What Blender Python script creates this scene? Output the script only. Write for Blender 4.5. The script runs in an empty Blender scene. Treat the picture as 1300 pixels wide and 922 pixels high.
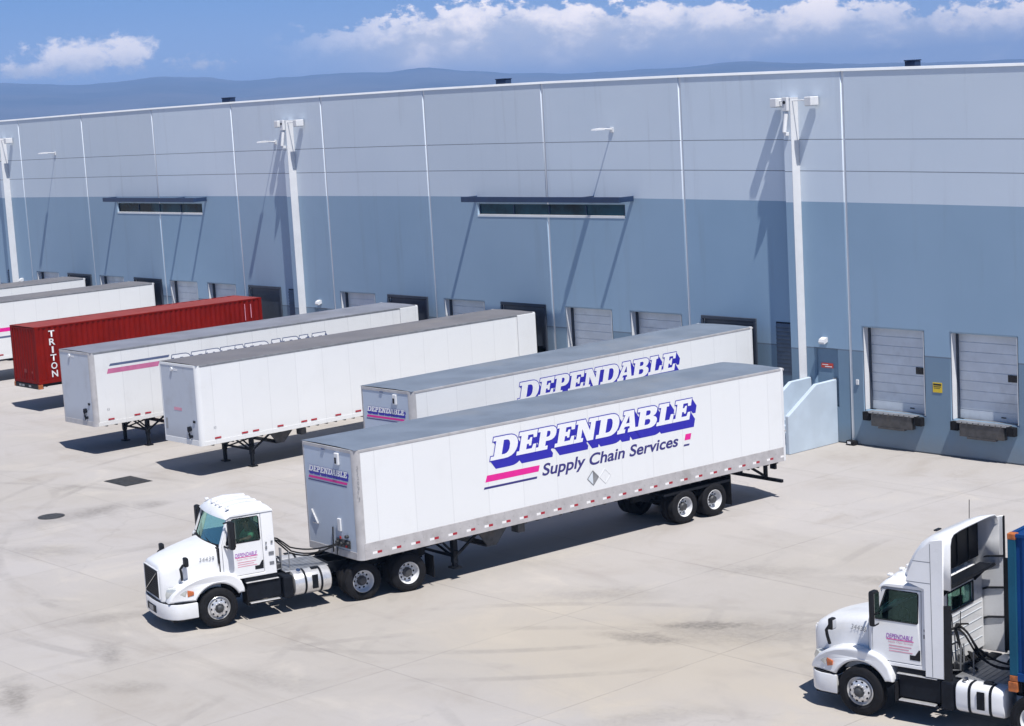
import bpy, bmesh, math, random
from mathutils import Vector, Matrix, noise
random.seed(7)
sc = bpy.context.scene
COL = sc.collection
R = math.radians

# ------------------------------------------------------------------ camera
CAM = (102.8736, -51.4604, 12.8101)
YAW, PIT, ROL, FPX = 0.8566, -0.1410, -0.0575, 2355.16
fw = Vector((-math.sin(YAW) * math.cos(PIT), math.cos(YAW) * math.cos(PIT), math.sin(PIT)))
rt = fw.cross(Vector((0, 0, 1))).normalized()
up = rt.cross(fw)
rt, up = math.cos(ROL) * rt + math.sin(ROL) * up, -math.sin(ROL) * rt + math.cos(ROL) * up
cd = bpy.data.cameras.new('camera')
cam = bpy.data.objects.new('camera', cd)
COL.objects.link(cam)
cam.matrix_world = Matrix((
    (rt.x, up.x, -fw.x, CAM[0]), (rt.y, up.y, -fw.y, CAM[1]), (rt.z, up.z, -fw.z, CAM[2]), (0, 0, 0, 1)))
cd.sensor_width = 36.0
cd.lens = 36.0 * FPX / 1300.0
cd.clip_start = 0.5
cd.clip_end = 60000
sc.camera = cam

# ------------------------------------------------------------------ light
TOSUN = Vector((0.47, -0.15, 1.0)).normalized()
SUN_EL = math.asin(TOSUN.z)
SUN_AZ = math.atan2(TOSUN.x, TOSUN.y)
SUN_STRENGTH = 5.0
SKY_STRENGTH = 0.05
sd = bpy.data.lights.new('sun', 'SUN')
sd.energy = SUN_STRENGTH
sd.angle = R(0.53)
sd.color = (1.0, 0.965, 0.915)
so = bpy.data.objects.new('sun', sd)
COL.objects.link(so)
so.rotation_euler = TOSUN.to_track_quat('Z', 'Y').to_euler()
so.location = (60, -40, 60)

sc.view_settings.view_transform = 'Standard'
sc.view_settings.look = 'None'
sc.view_settings.exposure = 0.14
sc.view_settings.gamma = 1.0
sc.view_settings.use_curve_mapping = False
sc.render.engine = 'CYCLES'
sc.cycles.max_bounces = 8
sc.cycles.diffuse_bounces = 2
sc.cycles.transparent_max_bounces = 12
sc.cycles.volume_bounces = 0
sc.cycles.caustics_reflective = False
sc.cycles.caustics_refractive = False

# ------------------------------------------------------------------ node helpers
class NT:
    def __init__(s, tree):
        s.t = tree
        s.n = tree.nodes
        s.l = tree.links
    def new(s, typ, **kw):
        n = s.n.new(typ)
        for k, v in kw.items():
            setattr(n, k, v)
        return n
    def put(s, sock, v):
        if isinstance(v, bpy.types.NodeSocket):
            s.l.new(v, sock)
        elif v is not None:
            sock.default_value = v
    def m(s, op, a=None, b=None, c=None, clamp=False):
        n = s.new('ShaderNodeMath', operation=op)
        n.use_clamp = clamp
        for i, v in enumerate((a, b, c)):
            s.put(n.inputs[i], v)
        return n.outputs[0]
    def add(s, a, b): return s.m('ADD', a, b)
    def sub(s, a, b): return s.m('SUBTRACT', a, b)
    def mul(s, a, b): return s.m('MULTIPLY', a, b)
    def div(s, a, b): return s.m('DIVIDE', a, b)
    def ss(s, v, a, b):
        n = s.new('ShaderNodeMapRange', interpolation_type='SMOOTHSTEP')
        s.put(n.inputs[0], v); s.put(n.inputs[1], a); s.put(n.inputs[2], b)
        n.inputs[3].default_value = 0; n.inputs[4].default_value = 1
        return n.outputs[0]
    def noise(s, vec, scale, detail=4, rough=0.55, dist=0.0):
        n = s.new('ShaderNodeTexNoise')
        n.noise_dimensions = '3D'
        s.put(n.inputs['Vector'], vec)
        n.inputs['Scale'].default_value = scale
        n.inputs['Detail'].default_value = detail
        n.inputs['Roughness'].default_value = rough
        n.inputs['Distortion'].default_value = dist
        return n.outputs['Fac']
    def mix(s, f, a, b, mode='MIX'):
        n = s.new('ShaderNodeMix', data_type='RGBA', blend_type=mode)
        s.put(n.inputs[0], f)
        s.put(n.inputs[6], col(a) if not isinstance(a, bpy.types.NodeSocket) else a)
        s.put(n.inputs[7], col(b) if not isinstance(b, bpy.types.NodeSocket) else b)
        return n.outputs[2]
    def xyz(s, v):
        n = s.new('ShaderNodeSeparateXYZ')
        s.l.new(v, n.inputs[0])
        return n.outputs
    def vec(s, x, y, z):
        n = s.new('ShaderNodeCombineXYZ')
        s.put(n.inputs[0], x); s.put(n.inputs[1], y); s.put(n.inputs[2], z)
        return n.outputs[0]
    def bump(s, h, strength=0.3, dist=0.02):
        n = s.new('ShaderNodeBump')
        n.inputs['Strength'].default_value = strength
        n.inputs['Distance'].default_value = dist
        s.l.new(h, n.inputs['Height'])
        return n.outputs[0]

def col(c):
    return (c[0], c[1], c[2], 1.0) if len(c) == 3 else c

def mat(name):
    m = bpy.data.materials.new(name)
    m.use_nodes = True
    nt = NT(m.node_tree)
    b = m.node_tree.nodes['Principled BSDF']
    return m, nt, b

def coords(nt, which='Object'):
    return nt.new('ShaderNodeTexCoord').outputs[which]

MAT = {}
def simple(name, c, rough=0.5, metal=0.0, var=0.12, scale=6.0, spec=0.5, dirt=None, dirt_amt=0.25, bump=0.0, coat=0.0):
    """plain painted / metal / rubber surface with a little uneven wear"""
    m, nt, b = mat(name)
    co = coords(nt)
    n1 = nt.noise(co, scale, 5, 0.6)
    lo = tuple(x * (1 - var) for x in c)
    hi = tuple(min(1, x * (1 + var * 0.6)) for x in c)
    cc = nt.mix(nt.ss(n1, 0.35, 0.65), lo, hi)
    if dirt:
        n2 = nt.noise(co, scale * 0.45, 6, 0.65)
        cc = nt.mix(nt.mul(nt.ss(n2, 0.52, 0.72), dirt_amt), cc, dirt)
    nt.l.new(cc, b.inputs['Base Color'])
    b.inputs['Roughness'].default_value = rough
    nt.l.new(nt.add(nt.mul(n1, 0.2), rough - 0.1), b.inputs['Roughness'])
    b.inputs['Metallic'].default_value = metal
    b.inputs['Specular IOR Level'].default_value = spec
    b.inputs['Coat Weight'].default_value = coat
    b.inputs['Coat Roughness'].default_value = 0.08
    if bump:
        nt.l.new(nt.bump(nt.noise(co, scale * 4, 4), bump), b.inputs['Normal'])
    MAT[name] = m
    return m

# ------------------------------------------------------------------ world
w = bpy.data.worlds.new('World')
sc.world = w
w.use_nodes = True
wt = NT(w.node_tree)
bg = w.node_tree.nodes['Background']
sky = wt.new('ShaderNodeTexSky', sky_type='NISHITA')
sky.sun_disc = False
sky.sun_elevation = SUN_EL
sky.sun_rotation = SUN_AZ
sky.altitude = 300
sky.air_density = 1.0
sky.dust_density = 0.2
sky.ozone_density = 3.0
bg.inputs['Strength'].default_value = SKY_STRENGTH
dirv = wt.new('ShaderNodeTexCoord').outputs['Generated']
dx, dy, dz = wt.xyz(dirv)
az = wt.m('ARCTAN2', dx, dy)
el = wt.m('ARCSINE', dz)
# cloud coordinates: stretched along the horizon
cp = wt.vec(wt.mul(az, 24.0), wt.mul(el, 34.0), 0.0)
n_big = wt.noise(cp, 0.75, 3, 0.5)
n_mid = wt.noise(cp, 1.55, 8, 0.58, 0.15)
n_fin = wt.noise(cp, 5.5, 6, 0.62, 0.2)
# bank of cumulus standing over the eastern half of the ridge: grey blue feet, sunlit heads along its upper edge
L1 = wt.sub(0.0435, wt.mul(wt.add(az, 0.845), 0.062))
L2 = wt.add(0.031, wt.mul(wt.add(az, 0.965), 0.16))
head_line = wt.m('MINIMUM', L1, L2)
turb = wt.sub(wt.add(wt.mul(n_mid, 0.62), wt.mul(n_fin, 0.38)), 0.5)
wisps = wt.ss(wt.add(wt.mul(n_mid, 0.6), wt.mul(n_big, 0.4)), 0.34, 0.58)
fade_w = wt.ss(az, -0.99, -0.90)
c_bank = wt.mul(wt.sub(1.0, wt.ss(wt.sub(el, wt.mul(turb, 0.060)), wt.add(head_line, 0.004), wt.add(head_line, 0.009))), fade_w)
c_bank = wt.mul(c_bank, wt.add(wt.mul(fade_w, 0.60), wt.mul(wisps, 0.40)))
# small lone cumulus on the left
def puff(a0, e0, ra, re, k):
    u = wt.div(wt.sub(az, a0), ra)
    v = wt.div(wt.sub(el, e0), re)
    d = wt.add(wt.mul(u, u), wt.mul(v, v))
    return wt.mul(wt.sub(1.0, wt.m('SQRT', d)), k)
pf = wt.m('MAXIMUM', puff(-1.072, 0.034, 0.036, 0.0125, 1.0), puff(-1.052, 0.036, 0.020, 0.0135, 1.0))
pf = wt.m('MAXIMUM', pf, puff(-1.098, 0.0285, 0.024, 0.006, 0.9))
pf = wt.m('MAXIMUM', pf, puff(-1.015, 0.028, 0.026, 0.005, 0.55))
c_lone = wt.ss(wt.add(pf, wt.mul(wt.sub(wt.add(wt.mul(n_mid, 0.55), wt.mul(n_fin, 0.7)), 0.62), 2.1)), 0.05, 0.62)
# faraway streaks elsewhere round the sky
c_far = wt.mul(wt.ss(wt.add(n_mid, wt.mul(n_big, 0.4)), 0.80, 0.98), wt.mul(wt.ss(az, -0.5, -0.2), wt.ss(el, 0.02, 0.06)))
cov = wt.m('MAXIMUM', wt.m('MAXIMUM', c_bank, wt.mul(c_lone, 0.9)), c_far)
# sunlit heads, grey blue feet
rel = wt.sub(el, head_line)
heads = wt.ss(wt.add(rel, wt.mul(turb, 0.055)), -0.011, 0.004)
heads = wt.m('MAXIMUM', heads, wt.mul(wt.ss(n_mid, 0.50, 0.68), wt.mul(wt.ss(rel, -0.040, -0.012), 0.75)))
lone_head = wt.ss(wt.add(wt.mul(wt.sub(el, 0.030), 60.0), wt.mul(n_fin, 0.9)), 0.2, 0.9)
heads = wt.mix(wt.ss(az, -1.0, -0.985), wt.mul(lone_head, 0.75), heads)
def shown(r, g, b):          # the radiance that renders as this linear picture value
    k = SKY_STRENGTH * 2 ** sc.view_settings.exposure
    return (r / k, g / k, b / k)
cl = wt.mix(heads, shown(0.90, 0.88, 0.93), shown(1.75, 1.55, 1.42))
# clear blue air low over the ridge, the model sky above it, a touch bluer overall
tinted = wt.mix(1.0, sky.outputs[0], (0.66, 0.97, 1.32), 'MULTIPLY')
low = wt.mix(wt.ss(el, 0.0, 0.075), shown(0.42, 0.58, 0.90), shown(0.19, 0.38, 0.76))
base = wt.mix(wt.ss(el, 0.10, 0.45), low, tinted)
skyc = wt.mix(wt.mul(cov, 0.95), base, cl)
wt.l.new(skyc, bg.inputs['Color'])

# ------------------------------------------------------------------ object helpers
def link(o, parent=None):
    COL.objects.link(o)
    if parent is not None:
        o.parent = parent
    return o

def tag(o, label=None, cat=None, group=None, kind=None):
    if label: o['label'] = label
    if cat: o['category'] = cat
    if group: o['group'] = group
    if kind: o['kind'] = kind
    return o

def thing(name, label, cat, loc=(0, 0, 0), rz=0.0, group=None):
    o = bpy.data.objects.new(name, None)
    o.empty_display_size = 0.3
    link(o)
    o.location = loc
    o.rotation_euler = (0, 0, rz)
    return tag(o, label, cat, group)

def finish(me, smooth=None):
    if smooth is not None:
        me.polygons.foreach_set('use_smooth', [True] * len(me.polygons))
        me.set_sharp_from_angle(angle=R(smooth))
    me.update()

class MB:
    """collects shapes, links them as ONE mesh object"""
    def __init__(s):
        s.bm = bmesh.new()
        s.mi = 0
    def _tag(s, faces):
        for f in faces:
            f.material_index = s.mi
    def quad(s, *pts):
        f = s.bm.faces.new([s.bm.verts.new(p) for p in pts])
        f.material_index = s.mi
        return s
    def box(s, lo, hi, bev=0.0, seg=1):
        n0 = len(s.bm.faces)
        r = bmesh.ops.create_cube(s.bm, size=1.0)
        vs = r['verts']
        for v in vs:
            v.co = Vector(((lo[i] + hi[i]) / 2 + v.co[i] * (hi[i] - lo[i]) for i in range(3)))
        fs = set(f for v in vs for f in v.link_faces)
        if bev > 0:
            es = set(e for v in vs for e in v.link_edges)
            rr = bmesh.ops.bevel(s.bm, geom=list(es) + list(vs), offset=bev, segments=seg, affect='EDGES', profile=0.5)
            fs = set(f for f in fs if f.is_valid) | set(rr['faces'])
        s._tag(fs)
        return s
    def bar(s, p0, p1, w, h, bev=0.0, upv=(0, 0, 1)):
        """rectangular bar from p0 to p1"""
        p0, p1 = Vector(p0), Vector(p1)
        d = (p1 - p0); L = d.length; d.normalize()
        u = Vector(upv)
        if abs(d.dot(u)) > 0.98: u = Vector((1, 0, 0))
        r = d.cross(u).normalized(); u = r.cross(d)
        q = [p0 + r * a * w / 2 + u * b * h / 2 for a, b in ((-1, -1), (1, -1), (1, 1), (-1, 1))]
        q2 = [p + d * L for p in q]
        v1 = [s.bm.verts.new(p) for p in q]; v2 = [s.bm.verts.new(p) for p in q2]
        fs = [s.bm.faces.new(v1[::-1]), s.bm.faces.new(v2)]
        for i in range(4):
            fs.append(s.bm.faces.new((v1[i], v1[(i + 1) % 4], v2[(i + 1) % 4], v2[i])))
        s._tag(fs)
        return s
    def cyl(s, p0, p1, r0, r1=None, seg=20, caps=True):
        p0, p1 = Vector(p0), Vector(p1)
        if r1 is None: r1 = r0
        d = (p1 - p0).normalized()
        a = d.orthogonal().normalized(); b = d.cross(a)
        A, B = [], []
        for i in range(seg):
            t = 2 * math.pi * i / seg
            o = a * math.cos(t) + b * math.sin(t)
            A.append(s.bm.verts.new(p0 + o * r0)); B.append(s.bm.verts.new(p1 + o * r1))
        fs = []
        for i in range(seg):
            j = (i + 1) % seg
            fs.append(s.bm.faces.new((A[i], A[j], B[j], B[i])))
        if caps:
            fs += [s.bm.faces.new(A[::-1]), s.bm.faces.new(B)]
        s._tag(fs)
        return s
    def tube(s, pts, r, seg=8):
        pts = [Vector(p) for p in pts]
        rings = []
        a = None
        for i, p in enumerate(pts):
            d = (pts[min(i + 1, len(pts) - 1)] - pts[max(i - 1, 0)]).normalized()
            if a is None: a = d.orthogonal().normalized()
            a = (a - d * a.dot(d)).normalized()
            b = d.cross(a)
            rings.append([s.bm.verts.new(p + (a * math.cos(2 * math.pi * k / seg) + b * math.sin(2 * math.pi * k / seg)) * r) for k in range(seg)])
        fs = []
        for A, B in zip(rings, rings[1:]):
            for k in range(seg):
                fs.append(s.bm.faces.new((A[k], A[(k + 1) % seg], B[(k + 1) % seg], B[k])))
        fs += [s.bm.faces.new(rings[0][::-1]), s.bm.faces.new(rings[-1])]
        s._tag(fs)
        return s
    def lathe(s, prof, seg=40, c=(0, 0, 0)):
        """prof: (radius, y) pairs turned round the Y axis"""
        rings = []
        for r, y in prof:
            if r < 1e-5:
                rings.append([s.bm.verts.new((c[0], c[1] + y, c[2]))])
            else:
                rings.append([s.bm.verts.new((c[0] + r * math.cos(2 * math.pi * k / seg), c[1] + y, c[2] + r * math.sin(2 * math.pi * k / seg))) for k in range(seg)])
        fs = []
        for A, B in zip(rings, rings[1:]):
            for k in range(seg):
                j = (k + 1) % seg
                if len(A) == 1 and len(B) == 1: continue
                if len(A) == 1: fs.append(s.bm.faces.new((A[0], B[j], B[k])))
                elif len(B) == 1: fs.append(s.bm.faces.new((A[k], A[j], B[0])))
                else: fs.append(s.bm.faces.new((A[k], A[j], B[j], B[k])))
        s._tag(fs)
        return s
    def loft(s, secs, cap0=False, cap1=False):
        """secs: lists of points, same count"""
        V = [[s.bm.verts.new(p) for p in sec] for sec in secs]
        fs = []
        for A, B in zip(V, V[1:]):
            for k in range(len(A) - 1):
                fs.append(s.bm.faces.new((A[k], A[k + 1], B[k + 1], B[k])))
        if cap0: fs.append(s.bm.faces.new(V[0][::-1]))
        if cap1: fs.append(s.bm.faces.new(V[-1]))
        s._tag(fs)
        return s
    def prism(s, poly, axis, a, b):
        """2D polygon extruded along axis ('x': poly=(y,z); 'y': poly=(x,z); 'z': poly=(x,y))"""
        def P(p, t):
            return {'x': (t, p[0], p[1]), 'y': (p[0], t, p[1]), 'z': (p[0], p[1], t)}[axis]
        A = [s.bm.verts.new(P(p, a)) for p in poly]
        B = [s.bm.verts.new(P(p, b)) for p in poly]
        fs = [s.bm.faces.new(A[::-1]), s.bm.faces.new(B)]
        n = len(poly)
        for i in range(n):
            j = (i + 1) % n
            fs.append(s.bm.faces.new((A[i], A[j], B[j], B[i])))
        s._tag(fs)
        return s
    def deform(s, fn):
        for v in s.bm.verts:
            v.co = Vector(fn(v.co))
        return s
    def mesh(s, name, mats, smooth=None):
        bmesh.ops.recalc_face_normals(s.bm, faces=s.bm.faces)
        me = bpy.data.meshes.new(name)
        s.bm.to_mesh(me)
        s.bm.free()
        for m in (mats if isinstance(mats, (list, tuple)) else [mats]):
            me.materials.append(m)
        finish(me, smooth)
        return me
    def build(s, name, mats, parent=None, smooth=None, loc=None):
        o = bpy.data.objects.new(name, s.mesh(name, mats, smooth))
        link(o, parent)
        if loc: o.location = loc
        return o

def basis(o, x, y, z=None):
    x = Vector(x).normalized(); y = Vector(y).normalized()
    z = x.cross(y) if z is None else Vector(z)
    return Matrix(((x.x, y.x, z.x, o[0]), (x.y, y.y, z.y, o[1]), (x.z, y.z, z.z, o[2]), (0, 0, 0, 1)))

def curve_mesh(cu, name):
    ob = bpy.data.objects.new('tmp_outline', cu)
    COL.objects.link(ob)
    dg = bpy.context.evaluated_depsgraph_get()
    me = bpy.data.meshes.new_from_object(ob.evaluated_get(dg))
    bpy.data.objects.remove(ob)
    bpy.data.curves.remove(cu)
    me.name = name
    return me

def plate_mesh(name, loops, thick, M=None, bev=0.0, offset=0.0, seg=0):
    """flat plate with holes: loops are polygons in a local XY plane; M places it"""
    cu = bpy.data.curves.new(name, 'CURVE')
    cu.dimensions = '2D'
    cu.fill_mode = 'BOTH' if thick > 0 else 'FRONT'
    cu.extrude = max(0.0, thick / 2 - bev)
    cu.bevel_depth = bev
    cu.bevel_resolution = seg
    cu.offset = offset - bev
    for lp in loops:
        sp = cu.splines.new('POLY')
        sp.points.add(len(lp) - 1)
        for p, q in zip(sp.points, lp):
            p.co = (q[0], q[1], 0, 1)
        sp.use_cyclic_u = True
    me = curve_mesh(cu, name)
    if M is not None:
        me.transform(M)
    return me

def plate(name, loops, thick, mats, parent=None, M=None, bev=0.0, offset=0.0, smooth=None, seg=0):
    me = plate_mesh(name, loops, thick, M, bev, offset, seg)
    me.materials.clear()
    for m in (mats if isinstance(mats, (list, tuple)) else [mats]):
        me.materials.append(m)
    me.polygons.foreach_set('material_index', [0] * len(me.polygons))
    finish(me, smooth)
    o = bpy.data.objects.new(name, me)
    link(o, parent)
    return o

def deform_mesh(o, fn):
    for v in o.data.vertices:
        v.co = Vector(fn(v.co))
    o.data.update()

def text_mesh(body, M, width=None, height=None, shear=0.0, thick=0.0, bold=0.0, spacing=1.0, align='LEFT'):
    cu = bpy.data.curves.new('lettering', 'FONT')
    cu.body = body
    cu.shear = shear
    cu.extrude = thick / 2
    cu.offset = bold
    cu.space_character = spacing
    cu.size = 1.0
    me = curve_mesh(cu, 'lettering')
    xs = [v.co.x for v in me.vertices]; ys = [v.co.y for v in me.vertices]
    x0, x1, y0, y1 = min(xs), max(xs), min(ys), max(ys)
    sx = (width / (x1 - x0)) if width else 1.0
    sy = (height / (y1 - y0)) if height else sx
    if not width: sx = sy
    for v in me.vertices:
        v.co.x = (v.co.x - x0) * sx
        v.co.y = (v.co.y - (y0 if height else 0)) * sy
    me.transform(M)
    return me

def obj_from(me, name, mats, parent, smooth=None):
    me.materials.clear()
    for m in (mats if isinstance(mats, (list, tuple)) else [mats]):
        me.materials.append(m)
    me.polygons.foreach_set('material_index', [0] * len(me.polygons))
    finish(me, smooth)
    o = bpy.data.objects.new(name, me)
    return link(o, parent)

def copy_part(o, parent, loc=None, rz=None):
    c = o.copy()
    COL.objects.link(c)
    c.parent = parent
    if loc is not None: c.location = loc
    if rz is not None: c.rotation_euler = (0, 0, rz)
    for ch in list(o.children):
        d = ch.copy()
        COL.objects.link(d)
        d.parent = c
    return c

def rect(x0, y0, x1, y1):
    return [(x0, y0), (x1, y0), (x1, y1), (x0, y1)]

# ------------------------------------------------------------------ materials
WP = 7.7175           # width of one wall panel
WH = 13.35            # height of the wall
def wall_stretch(x):
    d = x / WP - 4.5
    d = max(-5.0, min(5.0, d))
    return (0.0095 - 0.029 * (d / 4) ** 2) if d > 0 else (0.0095 - 0.0105 * (d / 4) ** 2)
def wz(x, z):
    return z * (1 + wall_stretch(x) * max(0.0, min(1.0, (z - 5) / 3)))

def make_ground():
    m, nt, b = mat('yard_concrete')
    co = coords(nt)
    X, Y, Z = nt.xyz(co)
    big = nt.noise(co, 0.05, 4, 0.6)
    mid = nt.noise(co, 0.33, 6, 0.66, 0.6)
    fin = nt.noise(co, 7.0, 5, 0.7)
    grit = nt.noise(co, 45.0, 3, 0.7)
    sx = nt.vec(nt.mul(X, 0.10), nt.mul(Y, 0.55), 0.0)     # drag marks run with the lanes
    streak = nt.noise(sx, 1.1, 6, 0.68, 0.9)
    sy = nt.vec(nt.mul(X, 0.7), nt.mul(Y, 0.09), 3.0)
    streak2 = nt.noise(sy, 1.0, 6, 0.7, 0.6)
    c = nt.mix(nt.ss(big, 0.36, 0.64), (0.410, 0.382, 0.352), (0.440, 0.418, 0.412))
    c = nt.mix(nt.mul(nt.ss(mid, 0.50, 0.74), 0.55), c, (0.335, 0.30, 0.27))
    c = nt.mix(nt.mul(nt.ss(mid, 0.48, 0.27), 0.5), c, (0.53, 0.49, 0.44))
    c = nt.mix(nt.mul(nt.ss(streak, 0.52, 0.75), 0.36), c, (0.28, 0.255, 0.235))
    c = nt.mix(nt.mul(nt.ss(streak2, 0.56, 0.78), 0.34), c, (0.30, 0.27, 0.25))
    c = nt.mix(nt.mul(nt.ss(fin, 0.56, 0.8), 0.26), c, (0.25, 0.23, 0.215))
    c = nt.mix(nt.mul(nt.ss(grit, 0.55, 0.8), 0.14), c, (0.2, 0.19, 0.18))
    # rusty cream dust where the trucks turn on the right
    cu_ = nt.div(nt.sub(X, 73.5), 6.5); cv_ = nt.div(nt.sub(Y, -22.5), 4.2)
    cream = nt.sub(1.0, nt.ss(nt.add(nt.m('SQRT', nt.add(nt.mul(cu_, cu_), nt.mul(cv_, cv_))), nt.mul(nt.sub(mid, 0.5), 1.6)), 0.35, 1.15))
    c = nt.mix(nt.mul(cream, 0.55), c, (0.46, 0.405, 0.325))
    # slabs of slightly different pours, sawn joints between them
    def joints(coord, step, off, wd):
        f = nt.m('FRACT', nt.add(nt.div(coord, step), off))
        d = nt.mul(nt.m('ABSOLUTE', nt.sub(f, 0.5)), step)
        return nt.sub(1.0, nt.ss(d, step * 0.5 * 0 + 0.0, wd)), f
    wob = nt.mul(nt.sub(nt.noise(co, 1.4, 3), 0.5), 0.03)
    j1, _ = joints(nt.add(X, wob), 5.2, 0.13, 0.026)
    j2, _ = joints(nt.add(Y, wob), 5.6, 0.30, 0.026)
    j = nt.m('MAXIMUM', j1, j2)
    cell = nt.new('ShaderNodeTexWhiteNoise', noise_dimensions='3D')
    nt.l.new(nt.vec(nt.m('FLOOR', nt.add(nt.div(X, 5.2), 0.63)), nt.m('FLOOR', nt.add(nt.div(Y, 5.6), 0.80)), 0.0), cell.inputs['Vector'])
    c = nt.mix(nt.mul(cell.outputs['Value'], 0.16), c, (0.36, 0.33, 0.30))
    c = nt.mix(nt.mul(j, nt.add(0.18, nt.mul(nt.ss(streak, 0.35, 0.65), 0.30))), c, (0.15, 0.14, 0.13))
    # oil and rubber stains
    st = None
    wx = nt.mul(nt.sub(nt.noise(co, 0.9, 5, 0.65), 0.5), 1.5)
    wy = nt.mul(nt.sub(nt.noise(nt.vec(Y, X, 5.0), 0.9, 5, 0.65), 0.5), 1.5)
    for (x0, y0, rx, ry, ang, k) in [
        (73.0, -19.8, 1.9, 0.55, 35, 1.0), (72.5, -21.4, 1.7, 0.6, 25, 0.75), (73.9, -19.6, 3.2, 1.5, 30, 0.45),
        (47.7, -22.4, 0.9, 1.5, 20, 0.75), (48.3, -20.7, 0.9, 1.0, 15, 0.6), (43.2, -20.8, 0.6, 0.8, 0, 0.5), (47.6, -23.6, 1.1, 2.4, 10, 0.45),
        (64.3, -33.5, 1.7, 0.45, -25, 0.75), (63.0, -30.4, 1.6, 0.5, -20, 0.55), (65.9, -31.4, 1.2, 0.6, 40, 0.4), (51.5, -26.2, 2.0, 0.8, 30, 0.4),
        (73.8, -14.1, 1.6, 0.5, 25, 0.45), (69.0, -19.3, 2.3, 0.9, 40, 0.36), (70.5, -15.2, 2.2, 0.8, 30, 0.34), (76.5, -25.5, 2.2, 0.6, 60, 0.3),
        (56.5, -33.0, 2.5, 0.7, -15, 0.35), (60.0, -28.8, 1.8, 0.6, 60, 0.4), (54.0, -23.5, 2.2, 0.5, 75, 0.35), (68.0, -29.0, 2.0, 0.6, 15, 0.3)]:
        ca, sa = math.cos(R(ang)), math.sin(R(ang))
        ux = nt.add(nt.sub(X, x0), wx); uy = nt.add(nt.sub(Y, y0), wy)
        u = nt.div(nt.add(nt.mul(ux, ca), nt.mul(uy, sa)), rx)
        v = nt.div(nt.sub(nt.mul(uy, ca), nt.mul(ux, sa)), ry)
        d = nt.m('SQRT', nt.add(nt.mul(u, u), nt.mul(v, v)))
        s = nt.mul(nt.sub(1.0, nt.ss(d, 0.15, 1.15)), k)
        st = s if st is None else nt.m('MAXIMUM', st, s)
    st = nt.mul(st, nt.add(0.55, nt.mul(nt.ss(fin, 0.35, 0.65), 0.45)))
    c = nt.mix(nt.mul(st, 0.78), c, (0.135, 0.125, 0.115))
    # curved rubber tracks of turning wheels
    tr = None
    for (x0, y0, rad, wd, k) in [(58.5, -12.0, 17.2, 0.16, 0.5), (58.5, -12.0, 19.3, 0.16, 0.42), (79.0, -33.0, 14.0, 0.17, 0.42), (79.0, -33.0, 16.1, 0.17, 0.36),
                                 (50.0, -40.0, 20.5, 0.16, 0.36), (50.0, -40.0, 22.5, 0.16, 0.34), (88.0, -8.0, 17.0, 0.16, 0.34), (88.0, -8.0, 19.0, 0.16, 0.3),
                                 (40.0, -30.0, 9.0, 0.15, 0.3), (66.0, -44.0, 17.5, 0.15, 0.34)]:
        ux = nt.sub(X, x0); uy = nt.sub(Y, y0)
        d = nt.m('ABSOLUTE', nt.sub(nt.m('SQRT', nt.add(nt.mul(ux, ux), nt.mul(uy, uy))), rad))
        s = nt.mul(nt.sub(1.0, nt.ss(d, wd * 0.5, wd * 1.4)), k)
        tr = s if tr is None else nt.m('MAXIMUM', tr, s)
    tr = nt.mul(tr, nt.ss(nt.noise(co, 0.22, 5, 0.7), 0.42, 0.62))
    tr = nt.mul(tr, nt.add(0.24, nt.mul(fin, 0.62)))
    c = nt.mix(tr, c, (0.17, 0.16, 0.155))
    # hairline cracks
    wv = nt.new('ShaderNodeTexVoronoi', feature='DISTANCE_TO_EDGE')
    wv.inputs['Scale'].default_value = 0.12
    nt.l.new(nt.mix(0.92, nt.vec(nt.mul(wx, 9), nt.mul(wy, 9), 0.0), co), wv.inputs['Vector'])
    cr = nt.mul(nt.sub(1.0, nt.ss(wv.outputs['Distance'], 0.0008, 0.0035)), nt.ss(big, 0.48, 0.6))
    c = nt.mix(nt.mul(cr, 0.16), c, (0.16, 0.15, 0.14))
    # open country beyond the yard
    dd = nt.m('SQRT', nt.add(nt.mul(nt.sub(X, 60.0), nt.sub(X, 60.0)), nt.mul(Y, Y)))
    c = nt.mix(nt.ss(dd, 220.0, 320.0), c, nt.mix(nt.noise(co, 0.004, 5, 0.6), (0.16, 0.15, 0.10), (0.09, 0.11, 0.06)))
    nt.l.new(c, b.inputs['Base Color'])
    b.inputs['Roughness'].default_value = 0.9
    b.inputs['Specular IOR Level'].default_value = 0.25
    h = nt.sub(nt.add(nt.mul(fin, 0.5), nt.mul(grit, 0.5)), nt.mul(j, 1.5))
    nt.l.new(nt.bump(h, 0.25, 0.01), b.inputs['Normal'])
    return m

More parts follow.
